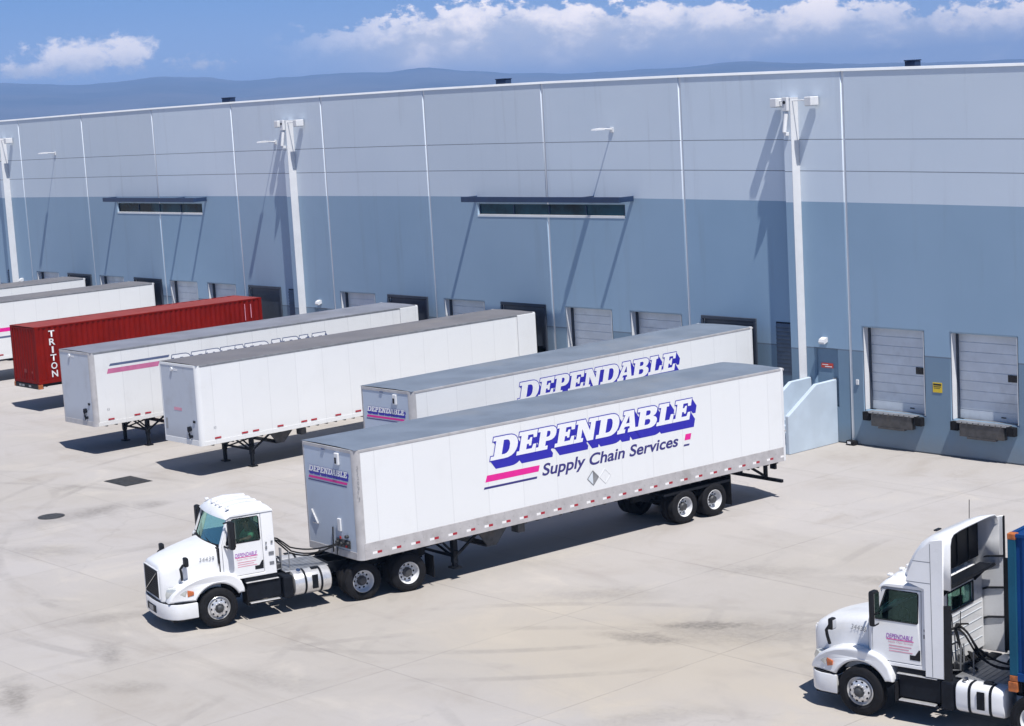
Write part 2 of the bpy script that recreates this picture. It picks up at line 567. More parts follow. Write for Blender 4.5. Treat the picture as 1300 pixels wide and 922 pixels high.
def make_wall():
    m, nt, b = mat('wall_paint')
    co = coords(nt)
    X, Y, Z = nt.xyz(co)
    d = nt.sub(nt.div(X, WP), 4.5)
    d = nt.m('MINIMUM', nt.m('MAXIMUM', d, -5.0), 5.0)
    q = nt.mul(nt.mul(nt.div(d, 4.0), nt.div(d, 4.0)), nt.add(0.0105, nt.mul(nt.m('GREATER_THAN', d, 0.0), 0.0185)))
    zt = nt.div(Z, nt.add(1.0, nt.sub(0.0095, q)))
    big = nt.noise(co, 0.16, 5, 0.6)
    strk = nt.noise(nt.vec(nt.mul(X, 1.6), Y, nt.mul(Z, 0.10)), 1.0, 6, 0.65)
    hi = nt.mix(nt.ss(big, 0.3, 0.7), (0.665, 0.755, 0.855), (0.705, 0.79, 0.885))
    md = nt.mix(nt.ss(big, 0.3, 0.7), (0.285, 0.418, 0.56), (0.315, 0.452, 0.60))
    lo = nt.mix(nt.ss(big, 0.3, 0.7), (0.178, 0.27, 0.375), (0.20, 0.30, 0.41))
    c = nt.mix(nt.m('LESS_THAN', zt, 8.7), hi, md)
    c = nt.mix(nt.m('LESS_THAN', Z, 3.36), c, lo)
    # each precast panel took the paint a little differently
    cell = nt.new('ShaderNodeTexWhiteNoise', noise_dimensions='2D')
    nt.l.new(nt.vec(nt.m('FLOOR', nt.div(X, WP)), 0.0, 0.0), cell.inputs['Vector'])
    c = nt.mix(nt.mul(cell.outputs['Value'], 0.17), c, (0.36, 0.38, 0.42))
    # reveal joints: shade of the recessed grooves, painted as thin dark lines
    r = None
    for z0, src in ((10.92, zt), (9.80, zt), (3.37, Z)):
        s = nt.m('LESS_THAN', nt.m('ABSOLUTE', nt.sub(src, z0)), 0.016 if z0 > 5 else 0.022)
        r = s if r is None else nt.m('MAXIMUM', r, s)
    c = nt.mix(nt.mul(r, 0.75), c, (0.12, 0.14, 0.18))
    # rain streaks, splash dirt near the ground
    c = nt.mix(nt.mul(nt.ss(strk, 0.53, 0.78), 0.22), c, (0.20, 0.21, 0.23))
    spl = nt.mul(nt.sub(1.0, nt.ss(nt.add(Z, nt.mul(nt.noise(co, 1.5, 5), 0.8)), 0.35, 1.3)), 0.45)
    c = nt.mix(spl, c, (0.23, 0.235, 0.235))
    nt.l.new(c, b.inputs['Base Color'])
    b.inputs['Roughness'].default_value = 0.8
    b.inputs['Specular IOR Level'].default_value = 0.25
    nt.l.new(nt.bump(nt.add(nt.noise(co, 0.6, 4), nt.mul(nt.noise(co, 20, 4), 0.12)), 0.10, 0.05), b.inputs['Normal'])
    return m

GROUND = make_ground()
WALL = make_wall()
simple('cap_white', (0.80, 0.82, 0.84), 0.6, var=0.05, scale=0.6)
simple('fin_white', (0.74, 0.75, 0.77), 0.55, var=0.05, scale=1.0, dirt=(0.45, 0.45, 0.45), dirt_amt=0.2)
simple('sealant', (0.16, 0.18, 0.22), 0.8, scale=2)
simple('navy_metal', (0.028, 0.055, 0.125), 0.4, 0.2, scale=2)
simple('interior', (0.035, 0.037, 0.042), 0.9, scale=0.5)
simple('door_panel', (0.70, 0.76, 0.83), 0.5, var=0.07, scale=1.2, dirt=(0.2, 0.2, 0.2), dirt_amt=0.3)
simple('door_frame_steel', (0.30, 0.32, 0.35), 0.5, 0.3, scale=2)
simple('black_rubber', (0.010, 0.010, 0.012), 0.8, var=0.3, scale=5, dirt=(0.03, 0.028, 0.027), dirt_amt=0.4, spec=0.25)
simple('black_gloss', (0.012, 0.013, 0.017), 0.22, var=0.2, scale=3)
simple('black_paint', (0.009, 0.011, 0.016), 0.5, var=0.25, scale=5, dirt=(0.028, 0.027, 0.027), dirt_amt=0.4, spec=0.15)
simple('dark_steel', (0.075, 0.078, 0.085), 0.55, 0.4, var=0.3, scale=5, dirt=(0.12, 0.09, 0.07), dirt_amt=0.5)
simple('seal_vinyl', (0.045, 0.058, 0.085), 0.6, scale=3)
simple('louvre_blue', (0.13, 0.17, 0.23), 0.5, scale=3)
simple('leveller_steel', (0.085, 0.083, 0.085), 0.6, 0.2, var=0.25, scale=4, dirt=(0.12, 0.105, 0.09), dirt_amt=0.6)
simple('galvanised', (0.36, 0.37, 0.39), 0.45, 0.6, var=0.15, scale=5)
simple('aluminium', (0.74, 0.74, 0.75), 0.30, 0.55, var=0.1, scale=5, dirt=(0.3, 0.28, 0.26), dirt_amt=0.25)
simple('chrome', (0.80, 0.81, 0.83), 0.10, 1.0, var=0.05, scale=6)
simple('rail_grey', (0.385, 0.37, 0.375), 0.5, 0.15, var=0.10, scale=3, dirt=(0.22, 0.20, 0.19), dirt_amt=0.4)
simple('post_grey', (0.50, 0.49, 0.50), 0.5, 0.15, var=0.10, scale=3, dirt=(0.25, 0.23, 0.22), dirt_amt=0.35)
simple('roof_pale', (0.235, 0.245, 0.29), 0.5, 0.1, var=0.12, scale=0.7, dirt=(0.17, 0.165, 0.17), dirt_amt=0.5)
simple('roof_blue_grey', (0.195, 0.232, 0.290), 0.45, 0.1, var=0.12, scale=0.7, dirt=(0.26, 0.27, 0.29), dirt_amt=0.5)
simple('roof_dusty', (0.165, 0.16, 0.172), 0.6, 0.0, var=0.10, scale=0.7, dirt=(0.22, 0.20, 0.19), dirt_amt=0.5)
simple('truck_white', (0.80, 0.81, 0.83), 0.30, var=0.04, scale=1.5, dirt=(0.60, 0.59, 0.57), dirt_amt=0.30, coat=0.35)
simple('plastic_black', (0.013, 0.014, 0.017), 0.5, var=0.2, scale=5, spec=0.25)
simple('cab_interior', (0.045, 0.045, 0.05), 0.8, var=0.2, scale=4)
simple('sign_yellow', (0.72, 0.52, 0.03), 0.5, var=0.05)
simple('sign_red', (0.55, 0.05, 0.03), 0.5, var=0.05)
simple('sign_ink', (0.02, 0.02, 0.02), 0.6)
simple('lettering_blue', (0.022, 0.018, 0.42), 0.45, var=0.04)
simple('lettering_navy', (0.035, 0.030, 0.19), 0.45, var=0.04)
simple('lettering_white', (0.86, 0.87, 0.89), 0.4, var=0.02)
simple('stripe_magenta', (0.78, 0.012, 0.30), 0.45, var=0.04)
simple('stripe_pink', (0.55, 0.16, 0.31), 0.55, var=0.08, scale=3)
simple('stripe_slate', (0.10, 0.13, 0.24), 0.55, var=0.1, scale=3)
simple('text_pink', (0.72, 0.32, 0.42), 0.5)
simple('text_purple', (0.33, 0.06, 0.48), 0.5)
simple('text_grey', (0.18, 0.19, 0.21), 0.6)
simple('tape_red', (0.42, 0.015, 0.03), 0.35, var=0.1)
simple('tape_white', (0.85, 0.84, 0.84), 0.35, var=0.05)
simple('lamp_orange', (0.55, 0.15, 0.05), 0.25)
simple('lamp_red', (0.45, 0.02, 0.02), 0.25)
simple('lamp_clear', (0.62, 0.64, 0.62), 0.12, 0.3)
simple('skin', (0.36, 0.20, 0.14), 0.55, var=0.1)
simple('shirt_green', (0.20, 0.62, 0.33), 0.85, var=0.2)
simple('trousers_dark', (0.03, 0.035, 0.06), 0.85)
simple('hair_dark', (0.015, 0.012, 0.01), 0.7)
simple('wood', (0.30, 0.17, 0.07), 0.75, var=0.25, scale=8)
simple('casting_orange', (0.42, 0.12, 0.03), 0.6, var=0.35, scale=9, dirt=(0.12, 0.05, 0.03), dirt_amt=0.6)
simple('iron', (0.07, 0.072, 0.078), 0.7, 0.3, var=0.3, scale=12)
simple('stair_concrete', (0.50, 0.59, 0.69), 0.85, var=0.06, scale=1.0, dirt=(0.36, 0.37, 0.38), dirt_amt=0.35)

def white_side(name, base, seam, dirt, dirt_amt, step=1.22, off=0.0):
    """painted trailer side: sheet seams every 4 ft, rivets, road dirt creeping up"""
    m, nt, b = mat(name)
    co = coords(nt)
    X, Y, Z = nt.xyz(co)
    f = nt.m('FRACT', nt.add(nt.div(Y, step), off))
    d = nt.mul(nt.m('ABSOLUTE', nt.sub(f, 0.5)), step)
    s = nt.sub(1.0, nt.ss(d, 0.006, 0.022))
    sh = nt.new('ShaderNodeTexWhiteNoise', noise_dimensions='1D')
    nt.l.new(nt.m('FLOOR', nt.add(nt.add(nt.div(Y, step), off), 0.5)), sh.inputs['W'])
    c = nt.mix(nt.mul(sh.outputs['Value'], 0.45), base, tuple(x * 0.94 for x in base))
    n1 = nt.noise(co, 0.8, 6, 0.65)
    n2 = nt.noise(nt.vec(X, nt.mul(Y, 2.5), nt.mul(Z, 0.35)), 1.6, 6, 0.7)
    c = nt.mix(nt.mul(nt.ss(n1, 0.5, 0.75), dirt_amt * 0.6), c, dirt)
    c = nt.mix(nt.mul(nt.ss(n2, 0.55, 0.8), dirt_amt), c, dirt)
    low = nt.mul(nt.sub(1.0, nt.ss(nt.add(Z, nt.mul(n1, 0.7)), 1.4, 2.3)), dirt_amt * 0.9)
    c = nt.mix(low, c, dirt)
    c = nt.mix(nt.mul(s, seam), c, (0.33, 0.34, 0.36))
    nt.l.new(c, b.inputs['Base Color'])
    b.inputs['Roughness'].default_value = 0.38
    b.inputs['Specular IOR Level'].default_value = 0.4
    wav = nt.noise(nt.vec(0.0, nt.mul(Y, 0.8), nt.mul(Z, 0.8)), 1.0, 3, 0.5)
    nt.l.new(nt.bump(nt.add(wav, nt.mul(s, 0.05)), 0.10, 0.03), b.inputs['Normal'])
    MAT[name] = m
    return m
white_side('side_white', (0.815, 0.83, 0.845), 0.17, (0.60, 0.60, 0.59), 0.22)
white_side('side_white_worn', (0.79, 0.80, 0.81), 0.22, (0.52, 0.51, 0.49), 0.36, off=0.4)
white_side('front_shaded', (0.50, 0.575, 0.69), 0.0, (0.36, 0.36, 0.37), 0.35)  # white front wall, its blue shade put into the base colour
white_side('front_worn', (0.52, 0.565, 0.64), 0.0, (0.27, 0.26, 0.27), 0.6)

def taped_rail():
    m, nt, bs = mat('rail_taped')
    co = coords(nt)
    X, Y, Z = nt.xyz(co)
    n1 = nt.noise(co, 3, 5, 0.6)
    c = nt.mix(nt.ss(n1, 0.35, 0.65), (0.43, 0.415, 0.425), (0.50, 0.485, 0.495))
    c = nt.mix(nt.mul(nt.ss(nt.noise(co, 1.3, 6, 0.65), 0.52, 0.72), 0.4), c, (0.22, 0.20, 0.19))
    f = nt.mul(nt.m('FRACT', nt.div(nt.sub(Y, 0.36), 0.614)), 0.614)
    zin = nt.mul(nt.m('GREATER_THAN', Z, 1.322), nt.m('LESS_THAN', Z, 1.388))
    white = nt.mul(zin, nt.m('LESS_THAN', f, 0.145))
    red = nt.mul(zin, nt.mul(nt.m('GREATER_THAN', f, 0.15), nt.m('LESS_THAN', f, 0.295)))
    c = nt.mix(white, c, (0.85, 0.84, 0.84))
    c = nt.mix(red, c, (0.36, 0.012, 0.03))
    g = nt.mul(nt.m('ABSOLUTE', nt.sub(nt.m('FRACT', nt.div(Y, 0.307)), 0.5)), 0.307)
    riv = nt.mul(nt.m('LESS_THAN', g, 0.012), nt.m('MAXIMUM', nt.m('LESS_THAN', nt.m('ABSOLUTE', nt.sub(Z, 1.46)), 0.012), nt.m('LESS_THAN', nt.m('ABSOLUTE', nt.sub(Z, 1.61)), 0.010)))
    c = nt.mix(nt.mul(riv, 0.6), c, (0.2, 0.2, 0.21))
    nt.l.new(c, bs.inputs['Base Color'])
    bs.inputs['Roughness'].default_value = 0.5
    MAT['rail_taped'] = m
taped_rail()

def box_steel(name, base, rust):
    m, nt, b = mat(name)
    co = coords(nt)
    X, Y, Z = nt.xyz(co)
    n1 = nt.noise(co, 0.9, 6, 0.7)
    n2 = nt.noise(nt.vec(nt.mul(X, 3), nt.mul(Y, 3), nt.mul(Z, 0.4)), 1.5, 6, 0.7)
    c = nt.mix(nt.ss(n1, 0.3, 0.7), tuple(x * 0.86 for x in base), tuple(x * 1.1 for x in base))
    c = nt.mix(nt.mul(nt.ss(n2, 0.58, 0.8), 0.5), c, rust)
    nt.l.new(c, b.inputs['Base Color'])
    b.inputs['Roughness'].default_value = 0.65
    b.inputs['Specular IOR Level'].default_value = 0.12
    MAT[name] = m
    return m
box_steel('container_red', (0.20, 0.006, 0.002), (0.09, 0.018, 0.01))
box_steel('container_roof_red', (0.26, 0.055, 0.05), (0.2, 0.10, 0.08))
box_steel('container_blue', (0.006, 0.05, 0.19), (0.04, 0.04, 0.05))
box_steel('container_teal', (0.012, 0.085, 0.15), (0.08, 0.06, 0.05))

def make_glass(name, tint, gloss=0.10, dens=0.5):
    m = bpy.data.materials.new(name)
    m.use_nodes = True
    nt = NT(m.node_tree)
    m.node_tree.nodes.remove(m.node_tree.nodes['Principled BSDF'])
    out = m.node_tree.nodes['Material Output']
    tr = nt.new('ShaderNodeBsdfTransparent')
    tr.inputs[0].default_value = col(tint)
    gl = nt.new('ShaderNodeBsdfGlossy')
    gl.inputs['Roughness'].default_value = 0.03
    gl.inputs[0].default_value = (0.62, 0.95, 0.86, 1)
    fr = nt.new('ShaderNodeFresnel')
    fr.inputs[0].default_value = 1.5
    mx = nt.new('ShaderNodeMixShader')
    nt.l.new(nt.m('ADD', nt.mul(fr.outputs[0], 0.8), gloss, clamp=True), mx.inputs[0])
    nt.l.new(tr.outputs[0], mx.inputs[1])
    nt.l.new(gl.outputs[0], mx.inputs[2])
    nt.l.new(mx.outputs[0], out.inputs['Surface'])
    MAT[name] = m
make_glass('windscreen_glass', (0.50, 0.82, 0.74), 0.30)
make_glass('side_glass', (0.84, 0.92, 0.90), 0.0)
simple('building_glass', (0.009, 0.050, 0.078), 0.18, var=0.7, scale=0.55, spec=0.18)

# ------------------------------------------------------------------ ground, hills, haze
GX = [-15000, -4000, -800, -200] + list(range(-120, 161, 20)) + [240, 900, 4000, 15000]
mb = MB()
gv = {}
for i, x in enumerate(GX):
    for j, y in enumerate([-15000, -4000, -800, -200] + list(range(-120, 121, 20)) + [200, 900, 4000, 15000]):
        gv[i, j] = mb.bm.verts.new((x, y, 0))
nj = max(k[1] for k in gv)
for i in range(len(GX) - 1):
    for j in range(nj):
        mb.bm.faces.new((gv[i, j], gv[i + 1, j], gv[i + 1, j + 1], gv[i, j + 1]))
tag(mb.build('ground', GROUND), kind='structure')

def hill_mat():
    m, nt, b = mat('hill_scrub')
    co = coords(nt)
    n1 = nt.noise(co, 0.0016, 8, 0.65)
    n2 = nt.noise(co, 0.012, 6, 0.7)
    c = nt.mix(nt.ss(n1, 0.38, 0.62), (0.035, 0.05, 0.07), (0.095, 0.095, 0.11))
    c = nt.mix(nt.mul(nt.ss(n2, 0.5, 0.7), 0.5), c, (0.04, 0.055, 0.055))
    nt.l.new(c, b.inputs['Base Color'])
    b.inputs['Roughness'].default_value = 1.0
    b.inputs['Specular IOR Level'].default_value = 0.0
    return m
RIDGE = [(-1.45, .021), (-1.25, .024), (-1.16, .0215), (-1.114, .0234), (-1.095, .0225), (-1.0746, .0205), (-1.055, .0212), (-1.0341, .0226), (-1.012, .0205), (-0.9936, .0178), (-0.9646, .0182),
         (-0.9312, .0188), (-0.912, .0178), (-0.8935, .0194), (-0.87, .0165), (-0.8477, .0137), (-0.815, .0120), (-0.7849, .0114), (-0.755, .0118), (-0.7266, .0131), (-0.69, .0100), (-0.6612, .0082), (-0.62, .0066), (-0.5818, .0055), (-0.45, .006), (-0.2, .008), (0.2, .006)]
def ridge_el(a):
    if a <= RIDGE[0][0]: return RIDGE[0][1]
    for (a0, e0), (a1, e1) in zip(RIDGE, RIDGE[1:]):
        if a <= a1:
            t = (a - a0) / (a1 - a0); t = t * t * (3 - 2 * t)
            return e0 + (e1 - e0) * t
    return RIDGE[-1][1]
mb = MB()
NA, NR = 420, 22
RIDGE_D = 8500.0
hv = []
for i in range(NA + 1):
    a = -1.45 + (1.65) * i / NA
    row = []
    for j in range(NR + 1):
        t = j / NR
        rr = 5200 + (10800 - 5200) * t
        prof = max(0.0, 1 - abs(rr - RIDGE_D) / (RIDGE_D - 5200 if rr < RIDGE_D else 2300))
        prof = prof ** 0.9
        x = CAM[0] + rr * math.sin(a); y = CAM[1] + rr * math.cos(a)
        h = (ridge_el(a) * RIDGE_D + CAM[2]) * prof
        nn = noise.fractal(Vector((x / 900, y / 900, 0)), 0.9, 2.1, 6)
        n3 = noise.fractal(Vector((x / 260, y / 260, 4)), 0.9, 2.1, 4)
        edge = 1 - prof
        h += prof * (nn * 42 * edge * 1.6 + n3 * 7.0 + nn * 4.0)
        row.append(mb.bm.verts.new((x, y, h - 1.0 if 0 < j < NR else -2.0)))
    hv.append(row)
for i in range(NA):
    for j in range(NR):
        mb.bm.faces.new((hv[i][j], hv[i + 1][j], hv[i + 1][j + 1], hv[i][j + 1]))
tag(mb.build('hills', hill_mat(), smooth=60), kind='structure')

HAZE_DENSITY = 0.00018
hm = bpy.data.materials.new('haze_air')
hm.use_nodes = True
ht = hm.node_tree
ht.nodes.remove(ht.nodes['Principled BSDF'])
pv = ht.nodes.new('ShaderNodeVolumePrincipled')
pv.inputs['Color'].default_value = (0.37, 0.585, 1.0, 1)
pv.inputs['Density'].default_value = HAZE_DENSITY
pv.inputs['Anisotropy'].default_value = -0.25
ht.links.new(pv.outputs[0], ht.nodes['Material Output'].inputs['Volume'])
mb = MB()
mb.box((-12500, -12500, -4), (12500, 12500, 228))
hz = tag(mb.build('haze', hm), kind='stuff')

# ------------------------------------------------------------------ the warehouse
wh = thing('warehouse', 'long tilt-up concrete warehouse painted pale grey over blue grey, with a row of truck docks', 'warehouse', (0, 0, 0))
DOORS = {}
for n in range(-5, 13):
    x = n * WP
    DOORS[n] = [(x + 0.65, x + 3.27), (x + 4.42, x + 7.04)] if n % 4 != 3 else [(x + 0.74, x + 3.32)]
DOORS[0] = [(0.66, 3.32), (4.64, 7.22)]
DOORS[1] = [(8.27, 10.88), (12.25, 14.98)]
DOORS[2] = [(15.90, 18.58), (19.68, 22.26)]
DOORS[3] = [(23.66, 26.34)]
DOORS[4] = [(31.40, 34.05), (35.20, 37.95)]
DOORS[5] = [(39.20, 41.88), (43.14, 45.80)]
DOORS[6] = [(47.08, 49.74), (50.85, 53.58)]
DOORS[7] = [(54.78, 57.34)]
DOORS[8] = [(62.33, 64.87), (66.00, 68.56)]
OPEN_AT = {4.64, 12.25, 23.66, 35.20, 43.14, 54.78}
DZ0, DZ1 = 1.30, 4.22
WINS = [(10.97, 19.66, 7.85, 8.36), (41.88, 50.76, 7.97, 8.45), (73.4, 82.2, 7.80, 8.25), (-20.0, -11.3, 7.80, 8.30)]
MANDOORS = {7: (60.17, 61.13), 3: (29.22, 30.20), -1: (-1.75, -0.80), 11: (91.0, 92.0)}
MWALL = Matrix(((1, 0, 0, 0), (0, 0, -1, 0.125), (0, 1, 0, 0), (0, 0, 0, 1)))   # local (x, z) plane, front face at y = 0
for n in range(-5, 13):
    x0, x1 = n * WP + 0.020, (n + 1) * WP - 0.020
    outer = [(x0, 0.0), (x1, 0.0)]
    holes = []
    notchL = notchR = None
    for (a, b_, z0, z1) in WINS:
        if a < x1 < b_: notchR = (a, z0, z1)
        if a < x0 < b_: notchL = (b_, z0, z1)
    if notchR: outer += [(x1, notchR[1]), (notchR[0], notchR[1]), (notchR[0], notchR[2]), (x1, notchR[2])]
    outer += [(x1, wz(x1, WH)), (x0, wz(x0, WH))]
    if notchL: outer += [(x0, notchL[2]), (notchL[0], notchL[2]), (notchL[0], notchL[1]), (x0, notchL[1])]
    for (a, b_) in DOORS[n]:
        holes.append(rect(a, DZ0, b_, DZ1))
    if n in MANDOORS:
        holes.append(rect(MANDOORS[n][0], 1.32, MANDOORS[n][1], 3.34))
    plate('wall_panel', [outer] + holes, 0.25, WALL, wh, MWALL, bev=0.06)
# joint strips between the panels, parapet cap, roof, back and side walls
for n in range(-5, 14):
    x = n * WP
    mb = MB()
    spans = [(0.0, wz(x, WH) - 0.05)]
    for (a, b_, z0, z1) in WINS:
        if a < x < b_: spans = [(0.0, z0), (z1, wz(x, WH) - 0.05)]
    for z0, z1 in spans:
        mb.box((x - 0.05, 0.03, z0), (x + 0.05, 0.19, z1))
    mb.build('joint_strip', MAT['cap_white'], wh)
for n in range(-5, 13):
    x0, x1 = n * WP + 0.004, (n + 1) * WP - 0.004
    za, zb = wz(x0, WH), wz(x1, WH)
    mb = MB()
    mb.loft([[(x0, -0.03, za - 0.06), (x0, 0.0, za + 0.025), (x0, 0.30, za + 0.03), (x0, 0.29, za - 0.06)],
             [(x1, -0.03, zb - 0.06), (x1, 0.0, zb + 0.025), (x1, 0.30, zb + 0.03), (x1, 0.29, zb - 0.06)]], True, True)
    mb.build('parapet_cap', MAT['cap_white'], wh)
XL, XR = -5 * WP, 13 * WP
mb = MB()
mb.box((XL, 0.30, 12.35), (XR, 70, 12.65))
mb.build('roof', MAT['roof_dusty'], wh)
mb = MB()
mb.box((XL - 0.3, -0.0, 0), (XL, 70, WH - 0.1)); mb.box((XR, 0.0, 0), (XR + 0.3, 70, WH - 0.3)); mb.box((XL, 70, 0), (XR, 70.3, WH - 0.1))
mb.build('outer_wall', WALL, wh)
mb = MB()
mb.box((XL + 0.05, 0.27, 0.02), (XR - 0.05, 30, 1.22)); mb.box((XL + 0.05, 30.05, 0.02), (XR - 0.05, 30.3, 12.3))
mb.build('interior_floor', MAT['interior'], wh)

# dock doors
def dock_door(x0, x1, is_open):
    y0 = 0.40
    mb = MB(); mb.mi = 0
    nsec = 9
    h = (DZ1 + 0.04 - DZ0) / nsec
    if is_open:
        mb.box((x0 - 0.04, y0, DZ1 - 0.02), (x1 + 0.04, y0 + 0.06, DZ1 + 0.3), 0.01)
        o = mb.build('dock_door', [MAT['door_panel'], MAT['black_gloss']], wh)
    else:
        for k in range(nsec):
            z0 = DZ0 - 0.02 + k * h
            mb.box((x0 - 0.04, y0, z0), (x1 + 0.04, y0 + 0.05, z0 + h - 0.012), 0.012)
            mb.box((x0 - 0.04, y0 + 0.02, z0 + h - 0.02), (x1 + 0.04, y0 + 0.04, z0 + h + 0.01))
        o = mb.build('dock_door', MAT['door_panel'], wh)
        mb = MB(); mb.box((x1 - 0.62, y0 - 0.015, DZ0 + h * 4.12), (x1 - 0.05, y0 - 0.001, DZ0 + h * 4.86), 0.005)
        mb.build('door_window', MAT['black_gloss'], o)
        mb = MB(); mb.box((x1 - 0.9, y0 - 0.03, DZ0 + 0.12), (x1 - 0.72, y0 - 0.001, DZ0 + 0.16), 0.005)
        mb.build('handle', MAT['dark_steel'], o)
    for xa, xb in ((x0 - 0.06, x0 + 0.035), (x1 - 0.035, x1 + 0.06)):
        mb = MB()
        mb.box((xa, 0.262, DZ0), (xb, y0 - 0.002, DZ1 + 0.05))
        mb.build('door_track', MAT['seal_vinyl'], o)
    for xa, xb in ((x0 + 0.001, x0 + 0.014), (x1 - 0.014, x1 - 0.001)):
        mb = MB()
        mb.box((xa, 0.012, DZ0 + 0.003), (xb, 0.258, DZ1 - 0.003))
        mb.build('jamb_liner', MAT['fin_white'], o)
    # leveller lip, pit and bumpers below
    xm = (x0 + x1) / 2
    lv = MB()
    lv.prism([(-0.22, 0.80), (-0.22, 1.22), (-0.18, 1.27), (-0.002, 1.27), (-0.002, 0.80)], 'x', xm - 0.86, xm + 0.86)
    lv.box((xm - 0.55, -0.25, 0.74), (xm + 0.55, -0.06, 0.795))
    lo = lv.build('dock_leveller', MAT['leveller_steel'], wh)
    tx = MB()
    tx.box((xm - 1.02, -0.20, 1.275), (xm + 1.02, 0.36, 1.296), 0.005)
    for k in range(9):
        tx.box((xm - 0.96 + k * 0.22, -0.245, 1.245), (xm - 0.80 + k * 0.22, -0.203, 1.285), 0.006)
    tx.build('leveller_lip', MAT['galvanised'], lo)
    for s in (-1, 1):
        bb = MB()
        for k in range(5):
            bb.box((xm + s * 1.10 - 0.15 + k * 0.061, -0.20, 0.96), (xm + s * 1.10 - 0.095 + k * 0.061, -0.004, 1.26), 0.006)
        bb.build('dock_bumper', MAT['black_rubber'], wh)
    if is_open:
        sm = MB()
        sm.box((x0 - 0.10, -0.07, DZ1 - 0.06), (x1 + 0.10, -0.004, DZ1 + 0.07), 0.015)
        sm.box((x0 - 0.10, -0.07, DZ0), (x0 + 0.02, -0.004, DZ1 - 0.065), 0.015)
        sm.box((x1 - 0.02, -0.07, DZ0), (x1 + 0.10, -0.004, DZ1 - 0.065), 0.015)
        sl = sm.build('dock_seal', MAT['seal_vinyl'], wh)
        cu_ = MB()
        cu_.box((x0 + 0.022, 0.03, 2.5), (x1 - 0.022, 0.05, DZ1 - 0.005))
        cu_.build('head_curtain', MAT['seal_vinyl'], sl)
for n in sorted(DOORS):
    for (a, b_) in DOORS[n]:
        dock_door(a, b_, a in OPEN_AT)

# strip windows with frames, and the open steel sunshades over them
for (a, b_, z0, z1) in WINS:
    mb = MB()
    mb.box((a - 0.02, 0.10, z0 - 0.02), (b_ + 0.02, 0.112, z1 + 0.02))
    wn = mb.build('window', MAT['building_glass'], wh)
    mb = MB()
    mb.box((a + 0.002, 0.005, z0 + 0.002), (b_ - 0.002, 0.098, z0 + 0.045))
    mb.build('window_frame', MAT['cap_white'], wn)
    mb = MB()
    k = 4
    for i in range(k + 1):
        xx = a + 0.03 + (b_ - a - 0.06) * i / k
        mb.box((xx - 0.018, 0.06, z0 + 0.058), (xx + 0.018, 0.099, z1 - 0.058))
    mb.build('mullion', MAT['navy_metal'], wn)
    mb = MB()
    mb.box((a - 0.03, -0.014, z0 - 0.05), (b_ + 0.03, -0.004, z0 - 0.002))
    mb.build('window_sill', MAT['cap_white'], wn)
    sa, sb_ = a - 0.17, b_ + 0.56
    zf = z1 + 0.14
    mb = MB()
    mb.box((sa, -0.80, zf), (sb_, -0.72, zf + 0.225), 0.008)
    for xx in (sa + 0.05, (a + b_) / 2 + 2.68, sb_ - 0.09):
        mb.box((xx, -0.72, zf + 0.01), (xx + 0.09, -0.003, zf + 0.215))
    mb.build('sunshade', MAT['navy_metal'], wh)

# fins (tall narrow pilasters) carrying two floodlights each
for x1, zt in ((59.74, 12.30), (28.46, 12.42), (-1.80, 12.22), (90.6, 12.1)):
    mb = MB()
    mb.box((x1 - 0.34, -0.418, 0.02), (x1 - 0.004, -0.003, zt - 0.02))
    fn = mb.build('pilaster', WALL, wh)
    mb = MB()
    mb.box((x1 - 0.002, -0.42, 0.02), (x1 + 0.012, -0.004, zt), 0.0)  # white sheet puts the sunlit brightness into this side's colour
    mb.box((x1 - 0.345, -0.432, zt - 0.018), (x1 + 0.016, -0.003, zt + 0.01))
    mb.build('pilaster_sunlit_side_cap', MAT['fin_white'], fn)
    mb = MB()
    mb.cyl((x1 - 0.60, -0.30, zt - 0.10), (x1 - 0.345, -0.30, zt - 0.10), 0.022, seg=10); mb.cyl((x1 + 0.016, -0.30, zt - 0.10), (x1 + 0.70, -0.30, zt - 0.10), 0.022, seg=10)
    mb.box((x1 - 0.25, -0.58, zt - 0.45), (x1 - 0.02, -0.436, zt + 0.03), 0.01)
    mb.build('light_bracket', MAT['fin_white'], fn)
    for cx in (x1 - 0.72, x1 + 0.86):
        mb = MB()
        mb.box((cx - 0.15, -0.50, zt - 0.30), (cx + 0.15, -0.06, zt + 0.01), 0.02)
        fl = mb.build('floodlight', MAT['fin_white'], fn)
        mb = MB(); mb.box((cx - 0.12, -0.47, zt - 0.315), (cx + 0.12, -0.09, zt - 0.302))
        mb.build('lens', MAT['lamp_clear'], fl)
    mb = MB()
    mb.cyl((x1 - 0.13, -0.50, zt - 0.55), (x1 - 0.13, -0.62, zt - 1.20), 0.075, seg=12)
    mb.box((x1 - 0.20, -0.60, zt - 1.32), (x1 - 0.06, -0.436, zt - 1.2), 0.01)
    mb.build('security_camera', MAT['fin_white'], fn)
    mb = MB()
    mb.cyl((x1 - 0.13, -0.581, zt - 0.15), (x1 - 0.13, -0.60, zt - 0.15), 0.06, seg=14)
    mb.build('camera_lens', MAT['black_gloss'], fn)
    # louvred vent beside the fin
    va, vb = x1 - 1.36, x1 - 0.42
    mb = MB()
    mb.box((va, -0.02, 2.30), (vb, -0.004, 4.22))
    vt = mb.build('louvre', MAT['black_paint'], wh)
    mb = MB()
    for k in range(13):
        z = 2.34 + k * 0.145
        mb.prism([(-0.022, z), (-0.085, z - 0.045), (-0.085, z - 0.03), (-0.022, z + 0.09)], 'x', va + 0.03, vb - 0.03)
    mb.build('louvre_blade', MAT['louvre_blue'], vt)

